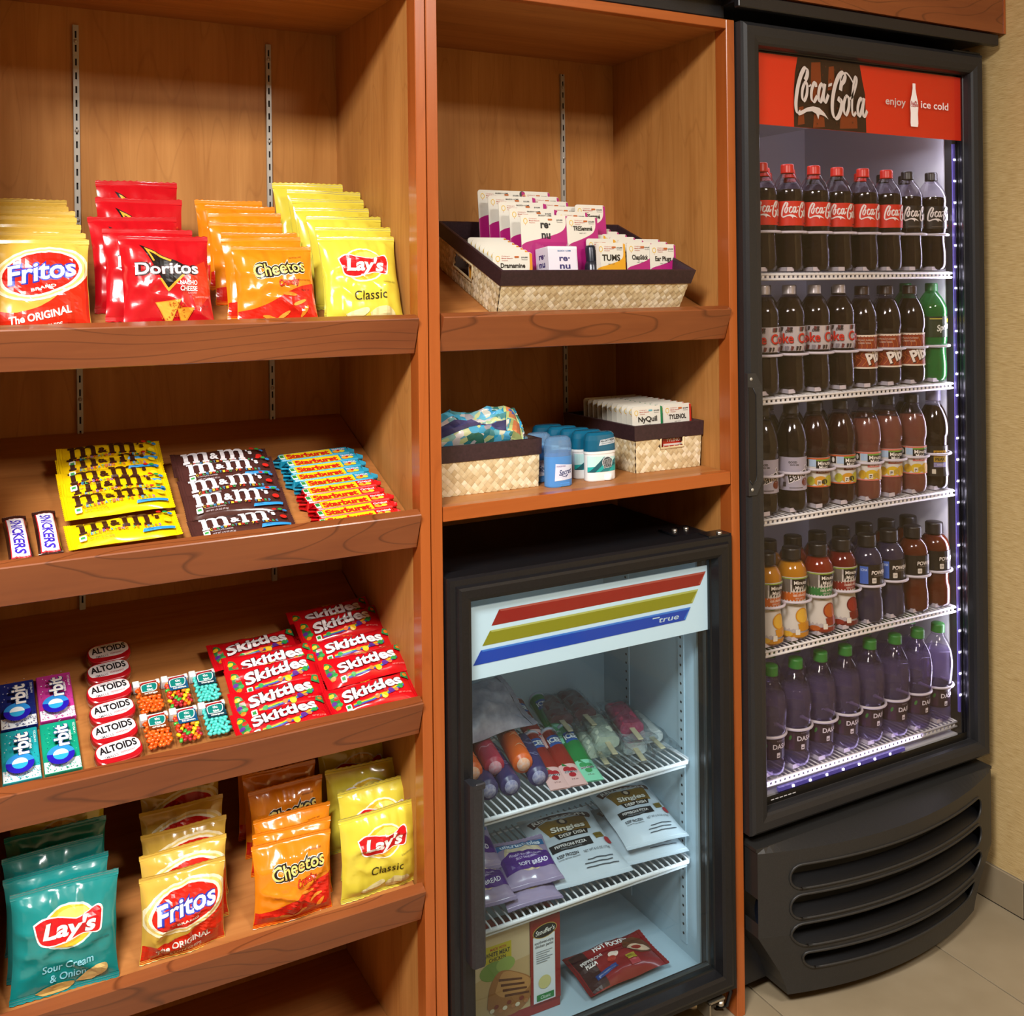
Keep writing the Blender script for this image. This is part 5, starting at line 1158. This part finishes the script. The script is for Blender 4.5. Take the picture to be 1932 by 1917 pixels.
# box and wrapped snack on the freezer floor
bxw,bxh,bxd=.185,.185,.04
bt=thing('food_box','red frozen sandwich box standing on the freezer floor','box',(.946,.095,.099),(0,0,-.02))
obj('carton',bx(-bxw/2,bxw/2,0,bxd,0,bxh,b=.001),GLOSS('7A1A14'),bt)
A=Art(); A.poly([(.001,.001),(.184,.001),(.184,.02),(.10,.03),(.001,.02)],'8A1E18'); A.rect(.001,.118,.02,.184,'B89A6A'); A.poly([(.001,.10),(.05,.115),(.118,.12),(.118,.184),(.001,.184)],'C4AC84')
A.rect(.018,.078,.128,.160,'B8A818'); A.text('MADE WITH',.05,.153,.005,'A01E14',w=.034,bold=.02); A.text('WHITE MEAT',.048,.144,.008,'2A2410',w=.054,bold=.03); A.text('CHICKEN',.048,.134,.007,'2A2410',w=.036,bold=.02)
A.ell(.04,.112,.03,.018,'6E8A3A'); A.ell(.065,.118,.02,.014,'8AA04A')
A.poly(spline([(.025,.045),(.032,.085),(.055,.108),(.10,.09),(.122,.07),(.118,.04),(.09,.02),(.05,.022),(.025,.045)],5)[:-1],'9A6430'); A.poly(spline([(.042,.07),(.06,.104),(.10,.088),(.12,.068),(.10,.052),(.06,.056),(.042,.07)],5)[:-1],'B8844A')
for k in range(4): A.poly([(.050+k*.004,.094-k*.011),(.10+k*.005,.082-k*.010),(.10+k*.005,.078-k*.010),(.050+k*.004,.089-k*.011)],'5A2E12')
for k in range(9): A.ell(.035+k*.009,.038+.006*math.sin(k*2),.005,.004,('D8C8A8','7A2E18','A86A3A')[k%3])
A.rect(.118,.184,.02,.184,'8A1E18'); A.rect(.124,.172,.022,.150,'D9DEE0'); A.ell(.150,.158,.027,.0135,'B89A4A',rot=.1); A.ell(.150,.158,.0255,.012,'101214',rot=.1); A.text("Stouffer's",.150,.158,.009,'EDEBE4',w=.042,bold=.01,shear=.2,rot=.08)
A.text('southwest-style',.148,.138,.0055,'3A3A3C',w=.042,bold=.01); A.text('chicken panini',.148,.131,.0055,'3A3A3C',w=.040,bold=.01)
for k in range(6): A.rect(.130,.166-.006*(k%3),.119-k*.004,.1205-k*.004,'8A9094')
A.ell(.148,.06,.014,.013,'C8C080'); A.rect(.130,.168,.026,.038,'2A7A3A'); A.text('Classic',.149,.032,.006,'DCE6DA',w=.022,shear=.2)
flat_print('front_print',A,lambda x,y,o:(x-bxw/2,-o,y),bt)
A=Art(); A.ell(.14,.02,.03,.012,'14100e'); A.text("Stouffer's",.14,.02,.008,'CFC8BC',w=.04,shear=.2)
flat_print('top_print',A,lambda x,y,o:(x-bxw/2,y,bxh+o),bt)
A=Art(); A.poly([(.002,.002),(.05,.002),(.04,.098),(.002,.098)],'2E0C0E'); A.text('PEPPERONI',.045,.066,.009,'E6DCD4',w=.05,bold=.03); A.text('PIZZA',.036,.052,.009,'E6DCD4',w=.026,bold=.03); A.text('HOT POCKETS',.105,.086,.012,'E8E2DC',w=.09,bold=.04); A.poly([(.03,.028),(.085,.036),(.085,.024),(.03,.016)],'1A3A7A'); A.text('garlic buttery crust',.058,.026,.005,'B8C4DC',w=.046,rot=.14)
A.poly(spline([(.12,.06),(.135,.085),(.165,.09),(.188,.07),(.182,.045),(.15,.04),(.12,.06)],4)[:-1],'5A3018'); A.poly(spline([(.125,.055),(.14,.066),(.165,.064),(.182,.05),(.16,.044),(.125,.055)],4)[:-1],'C8A88A'); A.ell(.15,.056,.012,.006,'8A1E14'); A.ell(.09,.054,.012,.007,'D8C0B0'); A.ell(.082,.046,.01,.006,'9A2414')
A.rect(.112,.134,.028,.042,'A08A1A'); A.text('HEARTY',.123,.038,.004,'2a2008',w=.018,bold=.02); A.rect(.112,.134,.014,.026,'A0343A')
Vhp=pouch(.195,.105,.030,12.3,mat('snack_film','7E1216',.22,coat=.4),A,'lr',.045,1.3,nu=14,nv=24,name='snack_pouch')
t=place(Vhp,'red wrapped frozen pocket snack lying on the freezer floor','snack pouch',(1.185,.062,.118),0); t.rotation_euler=(-math.pi/2+.12,0,.02)
# ================================================================ baskets and toiletries in the right cabinet
leather=noisy('dark_leather',[(.3,'2C1C20'),(.7,'3A262B')],.42,(200,200,200),bump=.05)
straw=[mat('straw_%d'%i,c,.6) for i,c in enumerate(('DDCBA4','D0BC92','E6D8B8','C6AF84'))]
def weave(x0,x1,z0,z1,fn,s=.0100,hole=None):
    """diagonal plaited strips; fn(x,z,off)->3D"""
    mb=PB(); r_=random.Random(int((x1-x0)*1e4)); c=math.sqrt(.5)
    k=math.sqrt(.5); L=x1-x0+z1-z0; na=int(L/s)+3
    for i in range(-2,na+1):
        for j in range(-na,na+1):
            pc,qc=i*s,j*s; px=x0+(pc+qc)*k; pz=z0+(pc-qc)*k
            if px<x0-s*.5 or px>x1+s*.5 or pz<z0-s*.5 or pz>z1+s*.5: continue
            if hole and hole[0]-.002<px<hole[1]+.002 and hole[2]-.002<pz<hole[3]: continue
            sg=(i+j)%2; ux,uz=(k,k) if sg==0 else (k,-k); vx,vz=-uz,ux; P=[]
            for p in range(5):
                row=[]
                for q in range(2):
                    l=(p/4-.5)*s*1.5; w_=(q-.5)*s*.93; x=px+ux*l+vx*w_; z=pz+uz*l+vz*w_
                    row.append((min(max(x,x0),x1),min(max(z,z0),z1),.0003+.0014*math.sin(math.pi*(p+.3)/4.6)+r_.uniform(0,.0002)))
                P.append(row)
            mb.grid([[fn(*q) for q in row] for row in P],r_.randrange(4),False)
    return mb
def basket(name,label,loc,rot,w,d,h,rim=.03,tp=.010,hole=None,side_hole=None):
    """open woven tray: x in [-w/2,w/2], y in [0,d], base z=0"""
    t=thing(name,label,'basket',loc,rot,'woven baskets')
    def hw(z): return w/2-tp*(1-z/h)
    def fy(z): return tp*(1-z/h)
    def by(z): return d-tp*(1-z/h)
    zr=h-rim
    m=MB(); th=.004
    # inner shell walls (backing of the weave)
    def wall(P): m.add(P,[(0,1,2,3)])
    hs=hole
    def quad(face,x0,x1,z0,z1):
        if face=='f': P=[(x0*hw(z0),fy(z0)+.001,z0),(x1*hw(z0),fy(z0)+.001,z0),(x1*hw(z1),fy(z1)+.001,z1),(x0*hw(z1),fy(z1)+.001,z1)]
        elif face=='b': P=[(x0*hw(z0),by(z0)-.001,z0),(x1*hw(z0),by(z0)-.001,z0),(x1*hw(z1),by(z1)-.001,z1),(x0*hw(z1),by(z1)-.001,z1)]
        else:
            s=-1 if face=='l' else 1
            P=[(s*(hw(z)-.001),fy(z)+(by(z)-fy(z))*q,z) for q,z in ((x0,z0),(x1,z0),(x1,z1),(x0,z1))]
        wall(P)
    if hole: quad('f',-1,hole[0],0,zr); quad('f',hole[1],1,0,zr); quad('f',hole[0],hole[1],0,hole[2])
    else: quad('f',-1,1,0,zr)
    if side_hole: quad('l',0,side_hole[0],0,zr); quad('l',side_hole[1],1,0,zr); quad('l',side_hole[0],side_hole[1],0,side_hole[2]); quad('l',side_hole[0],side_hole[1],side_hole[3],zr)
    else: quad('l',0,1,0,zr)
    quad('r',0,1,0,zr); quad('b',-1,1,0,zr); m.add([(-hw(0),fy(0),.001),(hw(0),fy(0),.001),(hw(0),by(0),.001),(-hw(0),by(0),.001)],[(0,1,2,3)])
    obj('lining',m,mat('lining_dark','4A3428',.7),t)
    hf=(hole[0]*w/2,hole[1]*w/2,hole[2],9) if hole else None
    def F(x,z,o): return (x*hw(z)/(w/2),fy(z)-o,z)
    o=link('weave_front',weave(-w/2,w/2,0,zr,F,hole=hf).mesh('weave_front',straw),t); o['kind']='stuff'
    hs=(side_hole[0]*d,side_hole[1]*d,side_hole[2],side_hole[3]) if side_hole else None
    def Lf(x,z,o): q=x/d; return (-(hw(z)+o),fy(z)+(by(z)-fy(z))*q,z)
    o=link('weave_side',weave(0,d,0,zr,Lf,hole=hs).mesh('weave_side',straw),t); o['kind']='stuff'
    m=MB(); e=.0035
    def loop(dx,z): return [(-hw(z)-dx,fy(z)-dx,z),(hw(z)+dx,fy(z)-dx,z),(hw(z)+dx,by(z)+dx,z),(-hw(z)-dx,by(z)+dx,z)]
    L=[loop(e*.3,zr-.001),loop(e,zr),loop(e,h-.001),loop(0,h),loop(-.003,h-.001),loop(-.0035,zr-.003)]
    for a,b in zip(L,L[1:]):
        for i in range(4): m.add([a[i],a[(i+1)%4],b[(i+1)%4],b[i]],[(0,1,2,3)])
    obj('leather_rim',m,leather,t)
    if hole:
        a,b,c=hole[0]*hw(hole[2]),hole[1]*hw(hole[2]),hole[2]
        obj('cutout_edge',MB().tube([(a,fy(zr)-.001,zr),(a,fy(c)-.001,c),(b,fy(c)-.001,c),(b,fy(zr)-.001,zr)],.0028,6),straw[1],t)
    if side_hole:
        y0,y1,c,e_=side_hole[0]*d,side_hole[1]*d,side_hole[2],side_hole[3]
        obj('cutout_edge',MB().tube([(-hw(q)-.001,y,q) for y,q in ((y0,e_),(y0,c),(y1,c),(y1,e_),(y0,e_))],.0028,6),straw[1],t)
    return t
# --- carded goods
def card(w,h,c,brand,fs,brand2=None,blister=None,sw=.5,ty=None):
    A=Art(); A.poly(ellpts(.006,h-.006,.006,.006,4,0,90,180)+[(0,0),(w,0)]+ellpts(w-.006,h-.006,.006,.006,4,0,0,90),'D9D5C9')
    A.poly([(0,0),(w,0),(w,h-.003),(w*.93,h-.001)]+spline([(w*.93,h-.004),(w*.92,h*(sw+.15)),(w*.80,h*(sw+.07)),(w*.45,h*(sw)),(w*.12,h*(sw-.05)),(0,h*(sw-.09))],4),c)
    A.ring(.011,h-.013,.0048,.0058,.0014,'D6B02A',n=14); A.rect(.0104,.0116,h-.0215,h-.0198,'B83A2A'); A.text("Children's",.028,h-.008,.0022,'B84A3A',w=.018); A.text('Miracle Network',.031,h-.012,.0022,'B84A3A',w=.024,bold=.02); A.text('Hospitals',.026,h-.016,.0022,'B84A3A',w=.013)
    A.text('$10,000',w*.80,h-.010,.0026,'4a4a4a',w=.014,bold=.03); A.text('Donation',w*.80,h-.014,.0022,'6a6a6a',w=.013)
    A.rrect(w*.60-.005,w*.60+.005,h-.011,h-.0075,.0015,'B8602A' if c!='1E7A4A' else '5FA8B8')
    y=ty or h*(sw+.16)
    if brand2: A.text(brand,w*.50,y+fs*.75,fs,'22242A',bold=.035); A.text(brand2,w*.50,y-fs*.65,fs,'22242A',bold=.035); A.text('BAUSCH + LOMB',w*.5,y+fs*1.9,.0026,'3a3a3a',w=.03,bold=.02)
    else: A.text(brand,w*.50,y,fs,'24201e',w=w*.62,bold=.03); A.text('NET WT',w*.5,y-fs*1.1,.0022,'5a5a5a',w=.016)
    parts=[]
    m=MB().prism(ellpts(-w/2+.006,h-.006,.006,.006,4,0,90,180)+[(-w/2,0),(w/2,0)]+ellpts(w/2-.006,h-.006,.006,.006,4,0,0,90),'y',0,.0012)
    parts.append(('card',m.mesh('card',[mat('card_stock','D4D0C4',.5)])))
    pb=PB(); mats=[]; A.emit(pb,lambda x,y,o:(x-w/2,-o,y),mats,None,None,.0002,.00008)
    parts.append(('card_print',pb.mesh('card_print',[M_(q) for q in mats])))
    if blister: parts+=blister
    return ('carded_product',parts)
def renu_box():
    w_,h,d=.066,.075,.05; m=bx(-w_/2+.005,w_/2+.005,-d-.002,-.002,.02,.02+h,b=.001)
    A=Art(); A.text('re·',.036,.052,.0115,'22246A',w=.024,bold=.03); A.text('nu',.036,.037,.0115,'22246A',w=.024,bold=.03); A.text('BAUSCH + LOMB',.036,.066,.003,'3A7AA8',w=.03,bold=.02); A.poly([(0,0),(.066,0),(.066,.006),(0,.014)],'2A4AB0')
    pb=PB(); mats=[]; A.emit(pb,lambda x,y,o:(x-w_/2+.005,-d-.002-o,.02+y),mats,None,None,.0003,.0001)
    B=Art(); B.text('re·',.025,.058,.012,'22246A',w=.022,bold=.03); B.text('nu',.025,.042,.012,'22246A',w=.022,bold=.03); B.rect(.03,.05,0,.008,'2A4AB0')
    B.emit(pb,lambda x,y,o:(-w_/2+.005-o,-.002-x,.02+y),mats,None,None,.0003,.0001)
    D=Art(); D.text('nu',.033,.03,.012,'22246A',w=.022,bold=.03); D.text('fresh',.033,.012,.008,'5a6a8a',w=.026); D.emit(pb,lambda x,y,o:(x-w_/2+.005,-d-.002+y,.02+h+o),mats,None,None,.0003,.0001)
    bl=MB(); bl.grid([[(-.042+.09*i/6,-.0015-.056*min(1,1.6*math.sin(math.pi*i/6)**.4)*(1 if j<5 else .0),.0+j*.022) for i in range(7)] for j in range(6)],0,False)
    return [('product_box',m.mesh('product_box',[mat('box_white','E6E4EA',.35)])),('product_box>print',pb.mesh('box_print',[M_(q) for q in mats])),('blister',bl.mesh('blister',[clear('blister_film','FAF8FC',.45,.02,.05)]))]
def spray():
    m=MB().lathe([(.0001,0.005),(.013,.006),(.014,.01),(.014,.062),(.011,.07),(.009,.074)],16,c=(.004,-.018)); c=MB().lathe([(.0105,.07),(.0105,.098),(.009,.103),(.0001,.104)],16,c=(.004,-.018))
    bl=MB(); bl.grid([[(-.028+.062*i/6,-.0015-.036*math.sin(math.pi*i/6)**.4,.0+j*.026) for i in range(7)] for j in range(5)],0,False)
    return [('bottle',m.mesh('bottle',[mat('spray_dark','20242E',.25)])),('bottle_cap',c.mesh('bottle_cap',[mat('spray_cap','16202E',.3)])),('blister',bl.mesh('blister',[clear('blister_film','F6F4FA')]))]
MAG='A8186E'
Cren=card(.112,.165,MAG,'re·',.0125,'nu',sw=.72,ty=.135); Cren0=card(.112,.165,MAG,'re·',.015,'nu',renu_box(),sw=.72,ty=.135)
Ctre=card(.074,.165,MAG,'TRESemmé',.0085,sw=.72,ty=.141); Ctre0=card(.074,.165,MAG,'TRESemmé',.009,None,spray(),sw=.72,ty=.141)
Cdra=card(.086,.10,'D0861E','Dramamine',.0085,sw=.50,ty=.100-.0255); Ctum=card(.070,.115,'D89A1E','TUMS',.012,sw=.62,ty=.115-.030); Ccha=card(.064,.115,MAG,'ChapStick',.0095,sw=.62,ty=.115-.030); Cear=card(.066,.112,MAG,'Ear Plugs',.0095,sw=.62,ty=.112-.030)
Cnyq=card(.078,.105,'1E7A4A','NyQuil',.0105,sw=.40,ty=.105-.0265); Ctyl=card(.074,.105,'B82A1E','TYLENOL',.0095,sw=.40,ty=.105-.0265)
def cardrow(name,protos,n,f,r,desc,where,lean=.06,base=None,skew=0):
    """f,r: (x centre, y, z top) of the front and rear card"""
    for i in range(n):
        q=i/max(n-1,1); x,y,zt=[f[k]+(r[k]-f[k])*q for k in range(3)]
        pz=protos[0] if i==0 else protos[-1]; h=base
        o='' if n==1 else {0:'front-most ',n-1:'rear-most '}.get(i,('','second','third','fourth','fifth','sixth','seventh','eighth','ninth','tenth','eleventh')[i]+'-from-front ')
        place(pz,'%s%s, %s'%(o,desc,where),'carded product',(x,y,zt-h*math.cos(lean)),skew,name,(-lean,0))
bk1=basket('woven_basket','large woven basket with a dark rim full of carded toiletries',(1.108,.052,1.4475),(TH,0,0),.440,.29,.098,.031,.010,side_hole=(.42,.72,.030,.062))
w1='in the large basket'
cardrow('lens solution cards',[Cren0,Cren],5,(1.044,.112,1.650),(1.018,.245,1.709),'white and magenta contact lens solution card',w1,.10,.165)
cardrow('hair product cards',[Ctre0,Ctre],6,(1.130,.110,1.648),(1.098,.245,1.709),'white and magenta hair product card',w1,.10,.165)
cardrow('hair product cards',[Ctre],1,(1.176,.150,1.676),(0,0,0),'magenta hair product card','standing alone at right behind the others, large basket',.10,.165)
cardrow('motion sickness cards',[Cdra],7,(.945,.078,1.574),(.940,.172,1.606),'orange-edged motion sickness tablet card',w1,.05,.10)
cardrow('antacid cards',[Ctum],4,(1.172,.080,1.594),(1.158,.165,1.622),'orange-edged antacid card',w1,.05,.115)
cardrow('lip balm cards',[Ccha],6,(1.243,.080,1.595),(1.212,.185,1.628),'magenta lip balm card',w1,.05,.115)
cardrow('ear plug cards',[Cear],3,(1.300,.078,1.592),(1.290,.118,1.604),'magenta ear plug card',w1,.05,.112)
ZS=1.1222
bk2=basket('woven_basket','woven basket at left on the flat shelf, holding a colourful wrapped bundle',(.879,.081,ZS),(0,0,0),.240,.24,.094,.031,.003)
bk3=basket('woven_basket','woven basket at right on the flat shelf, holding cold medicine cards',(1.3145,.088,ZS),(0,0,0),.172,.27,.098,.031,.004,hole=(-.25,.45,.046))
w3='in the right-hand basket'
cardrow('cold medicine cards',[Cnyq],11,(1.282,.115,1.254),(1.282,.300,1.256),'green-edged cold medicine card',w3,.04,.105)
cardrow('pain reliever cards',[Ctyl],10,(1.360,.115,1.254),(1.352,.300,1.256),'red-edged pain reliever card',w3,.04,.105)
rb_=thing('medicine_box','small red medicine box seen through the basket cut-out','box',(1.335,.098,ZS+.004))
obj('carton',bx(-.03,.03,0,.014,0,.066,b=.001),GLOSS('B82418'),rb_); A=Art(); A.text('TYLENOL',.03,.056,.006,'F0E6E2',w=.04,bold=.03); A.rect(.002,.058,.045,.049,'D8C8C0'); flat_print('front_print',A,lambda x,y,o:(x-.03,-o,y),rb_)
vb=thing('medicine_box','small violet medicine box seen through the basket cut-out','box',(1.288,.100,ZS+.004))
obj('carton',bx(-.016,.016,0,.012,0,.064,b=.001),GLOSS('3A2A5A'),vb); A=Art(); A.text('PM',.016,.055,.006,'C9C0DC',w=.012,bold=.03); A.rect(.002,.03,.044,.046,'8a80b0'); flat_print('front_print',A,lambda x,y,o:(x-.016,-o,y),vb)
# wrapped bundle: patterned film
pm=mat('patterned_film','808080',.25,coat=.3); g=N(pm); tc=g.n('ShaderNodeTexCoord'); mp=g.n('ShaderNodeMapping'); mp.inputs['Scale'].default_value=(48,48,80); g.l(tc.outputs['Object'],mp.inputs[0])
vo=g.n('ShaderNodeTexVoronoi',_Scale=1.4); g.l(mp.outputs[0],vo.inputs['Vector']); cr_=g.ramp([(0,'1F86C0'),(.25,'6FC0D8'),(.42,'3A6A50'),(.55,'2A9AC8'),(.68,'B8C47A'),(.8,'D8D0CC'),(1,'5A5A7A')],vo.outputs['Color']); g.l(cr_,g.b.inputs['Base Color'])
A=Art()
for k in range(7):
    A.poly([(.004+k*.006,.03+k*.004),(.05+k*.004,.02),(.06,.055),(.02+k*.003,.075-k*.003)],('D8CCD0','C8BCC8','E0D6D4','B8B0C4')[k%4])
A.poly([(.03,.016),(.19,.020),(.185,.034),(.05,.040)],'4A4670'); A.poly([(.04,.046),(.12,.05),(.11,.058),(.05,.056)],'4FB0D8')
A.poly([(.195,.004),(.235,.004),(.235,.086),(.195,.086)],'C8D890'); A.rect(.202,.228,.014,.036,'E08A5A'); A.rect(.202,.228,.050,.074,'E08A5A'); A.rect(.208,.222,.054,.070,'5A6AC0'); A.rect(.198,.236,.038,.048,'3AA0D0')
Vbd=pouch(.24,.09,.09,7.7,pm,A,'lr',.05,1.8,nu=16,nv=26,name='wrapped_bundle')
t=place(Vbd,'colourful patterned film-wrapped bundle lying in the left basket','bundle',(.878,.125,ZS+.070),0); t.rotation_euler=(-.75,0,.0); 
# deodorants
def oval(rx,ry,z,n=24,p=2.6):
    o=[]
    for j in range(n):
        a=2*math.pi*j/n; c,s=math.cos(a),math.sin(a); o.append((math.copysign(abs(c)**(2/p),c)*rx,math.copysign(abs(s)**(2/p),s)*ry,z))
    return o
def loftm(L,sm=True):
    m=MB(); n=len(L[0])
    for a,b in zip(L,L[1:]): m.add(a+b,[(i,(i+1)%n,(i+1)%n+n,i+n) for i in range(n)],0,sm)
    m.add(L[0],[range(n)]); m.add(L[-1],[range(n)]); return m
def speed():
    body=loftm([oval(.033,.015,0),oval(.034,.0158,.002),oval(.034,.0158,.052),oval(.035,.0165,.054),oval(.035,.0165,.0585)])
    cap=loftm([oval(.0352,.0168,.0588),oval(.0352,.0168,.062),oval(.034,.016,.080),oval(.032,.0145,.090),oval(.027,.010,.0945),oval(.018,.005,.0955)])
    kn=MB().lathe([(.0001,-.0002),(.011,0),(.0115,.001),(.0115,.010),(.0001,.0102)],20,wob=lambda a,z:1+.02*math.cos(20*a)).xf(Matrix.Translation((.010,-.0085,.0006)))
    A=Art(); A.poly([(-.033,.018),(.033,.018),(.033,.046),(-.033,.050)],'1FA8A4'); A.poly([(-.033,.028),(.033,.034),(.033,.046),(-.033,.050)],'BFE6E4'); A.poly([(-.033,.018),(-.02,.018),(.015,.046),(0,.047)],'1C5A64'); A.poly([(-.01,.018),(.01,.018),(.033,.038),(.033,.046)],'27787E')
    A.ell(.008,.0365,.0125,.0115,'D8DEE0'); A.ell(.008,.0365,.011,.010,'3A444A'); A.text('SPEED',.008,.0385,.0068,'F0F2F2',w=.024,bold=.06,rot=.12); A.text('SPEED',.008,.0385,.0066,'14181c',w=.023,bold=.03,rot=.12); A.text('STICK',.009,.0295,.0068,'F0F2F2',w=.021,bold=.06,rot=.12); A.text('STICK',.009,.0295,.0066,'14181c',w=.020,bold=.03,rot=.12); A.rect(.021,.031,.033,.034,'124048'); A.rect(.021,.031,.030,.031,'124048')
    B=Art(); B.poly([(-.012,.070),(.028,.073),(.030,.084),(-.008,.081)],'C2CCD4'); B.text('ALL-DAY FRESH',.009,.0795,.004,'1c2a34',w=.034,bold=.04,rot=.07); B.text('MAXIMUM CONFIDENCE',.009,.0745,.0026,'3a4a54',w=.03,rot=.07)
    def fb(x,y,o): 
        q=1-(abs(x)/.0342)**2.6; return (x,-.0158*max(q,0)**(1/2.6)-o,y)
    def fc(x,y,o):
        k=(y-.062)/.018; rx=.0352-.0012*k; ry=.0168-.0008*k; q=1-(abs(x)/rx)**2.6; return (x,-ry*max(q,0)**(1/2.6)-o,y)
    pb=PB(); mats=[]; A.emit(pb,fb,mats,.004,None,.0003,.0001); pc=PB(); mc=[]; B.emit(pc,fc,mc,.004,.006,.0006,.0001)
    return ('deodorant_stick',[('case',body.mesh('case',[mat('case_white','E8EAEA',.35)])),('cap',cap.mesh('cap',[mat('cap_teal','0E5A78',.25,coat=.3)])),('knob',kn.mesh('knob',[mat('case_white','E8EAEA')])),('case>print',pb.mesh('case_print',[M_(q) for q in mats])),('cap>print',pc.mesh('cap_print',[M_(q) for q in mc]))])
SPD=speed()
for i,(x,y) in enumerate(((1.134,.077),(1.128,.113),(1.122,.148),(1.115,.186),(1.103,.226))):
    place(SPD,'%s teal-capped white deodorant stick in the row on the flat shelf'%('front-most','second-from-front','third-from-front','fourth-from-front','rear-most')[i],'deodorant',(x,y,ZS),-.06*i,'teal-capped deodorants')
def secret():
    body=loftm([oval(.0285,.0165,0,p=2.3),oval(.0295,.017,.002,p=2.3),oval(.0295,.017,.058,p=2.3),oval(.0285,.0165,.066,p=2.3)])
    cap=loftm([oval(.0295,.0172,.0585,p=2.3),oval(.0295,.0172,.080,p=2.3),oval(.027,.0155,.090,p=2.3),oval(.020,.010,.0955,p=2.3),oval(.008,.004,.0965,p=2.3)])
    bt_=bx(-.006,.016,-.0178,-.010,.0005,.0075,b=.001)
    A=Art(); A.poly([(-.018,.012),(.024,.014),(.027,.040),(-.016,.045)],'D6DCF0'); A.text('Secret',.005,.029,.010,'1E2E6A',w=.030,bold=.02,shear=.3,rot=.12); A.stroke(spline([(-.008,.024),(.004,.02),(.012,.024),(.006,.018)],4),.0012,'1E2E6A'); A.rect(-.016,-.004,.0135,.017,'F0F2F8'); A.text('POWDER FRESH',-.004,.040,.003,'8A6AA0',w=.02)
    def fb(x,y,o): q=1-(abs(x)/.0295)**2.3; return (x,-.017*max(q,0)**(1/2.3)-o,y)
    pb=PB(); mats=[]; A.emit(pb,fb,mats,.004,None,.0003,.0001)
    return ('deodorant_stick',[('case',body.mesh('case',[mat('case_blue','4E8CD0',.35)])),('cap',cap.mesh('cap',[clear('cap_frosted','BFDCF0',.5,.06,.12,haze=.35,hazec='8FB8DC')])),('dial',bt_.mesh('dial',[mat('case_blue','4E8CD0')])),('case>print',pb.mesh('case_print',[M_(q) for q in mats]))])
SEC=secret()
place(SEC,'front sky-blue deodorant with a frosted cap, beside the left basket','deodorant',(1.032,.068,ZS),.06,'sky-blue deodorants')
place(SEC,'rear sky-blue deodorant with a frosted cap, behind the other blue one','deodorant',(1.022,.128,ZS),.03,'sky-blue deodorants')
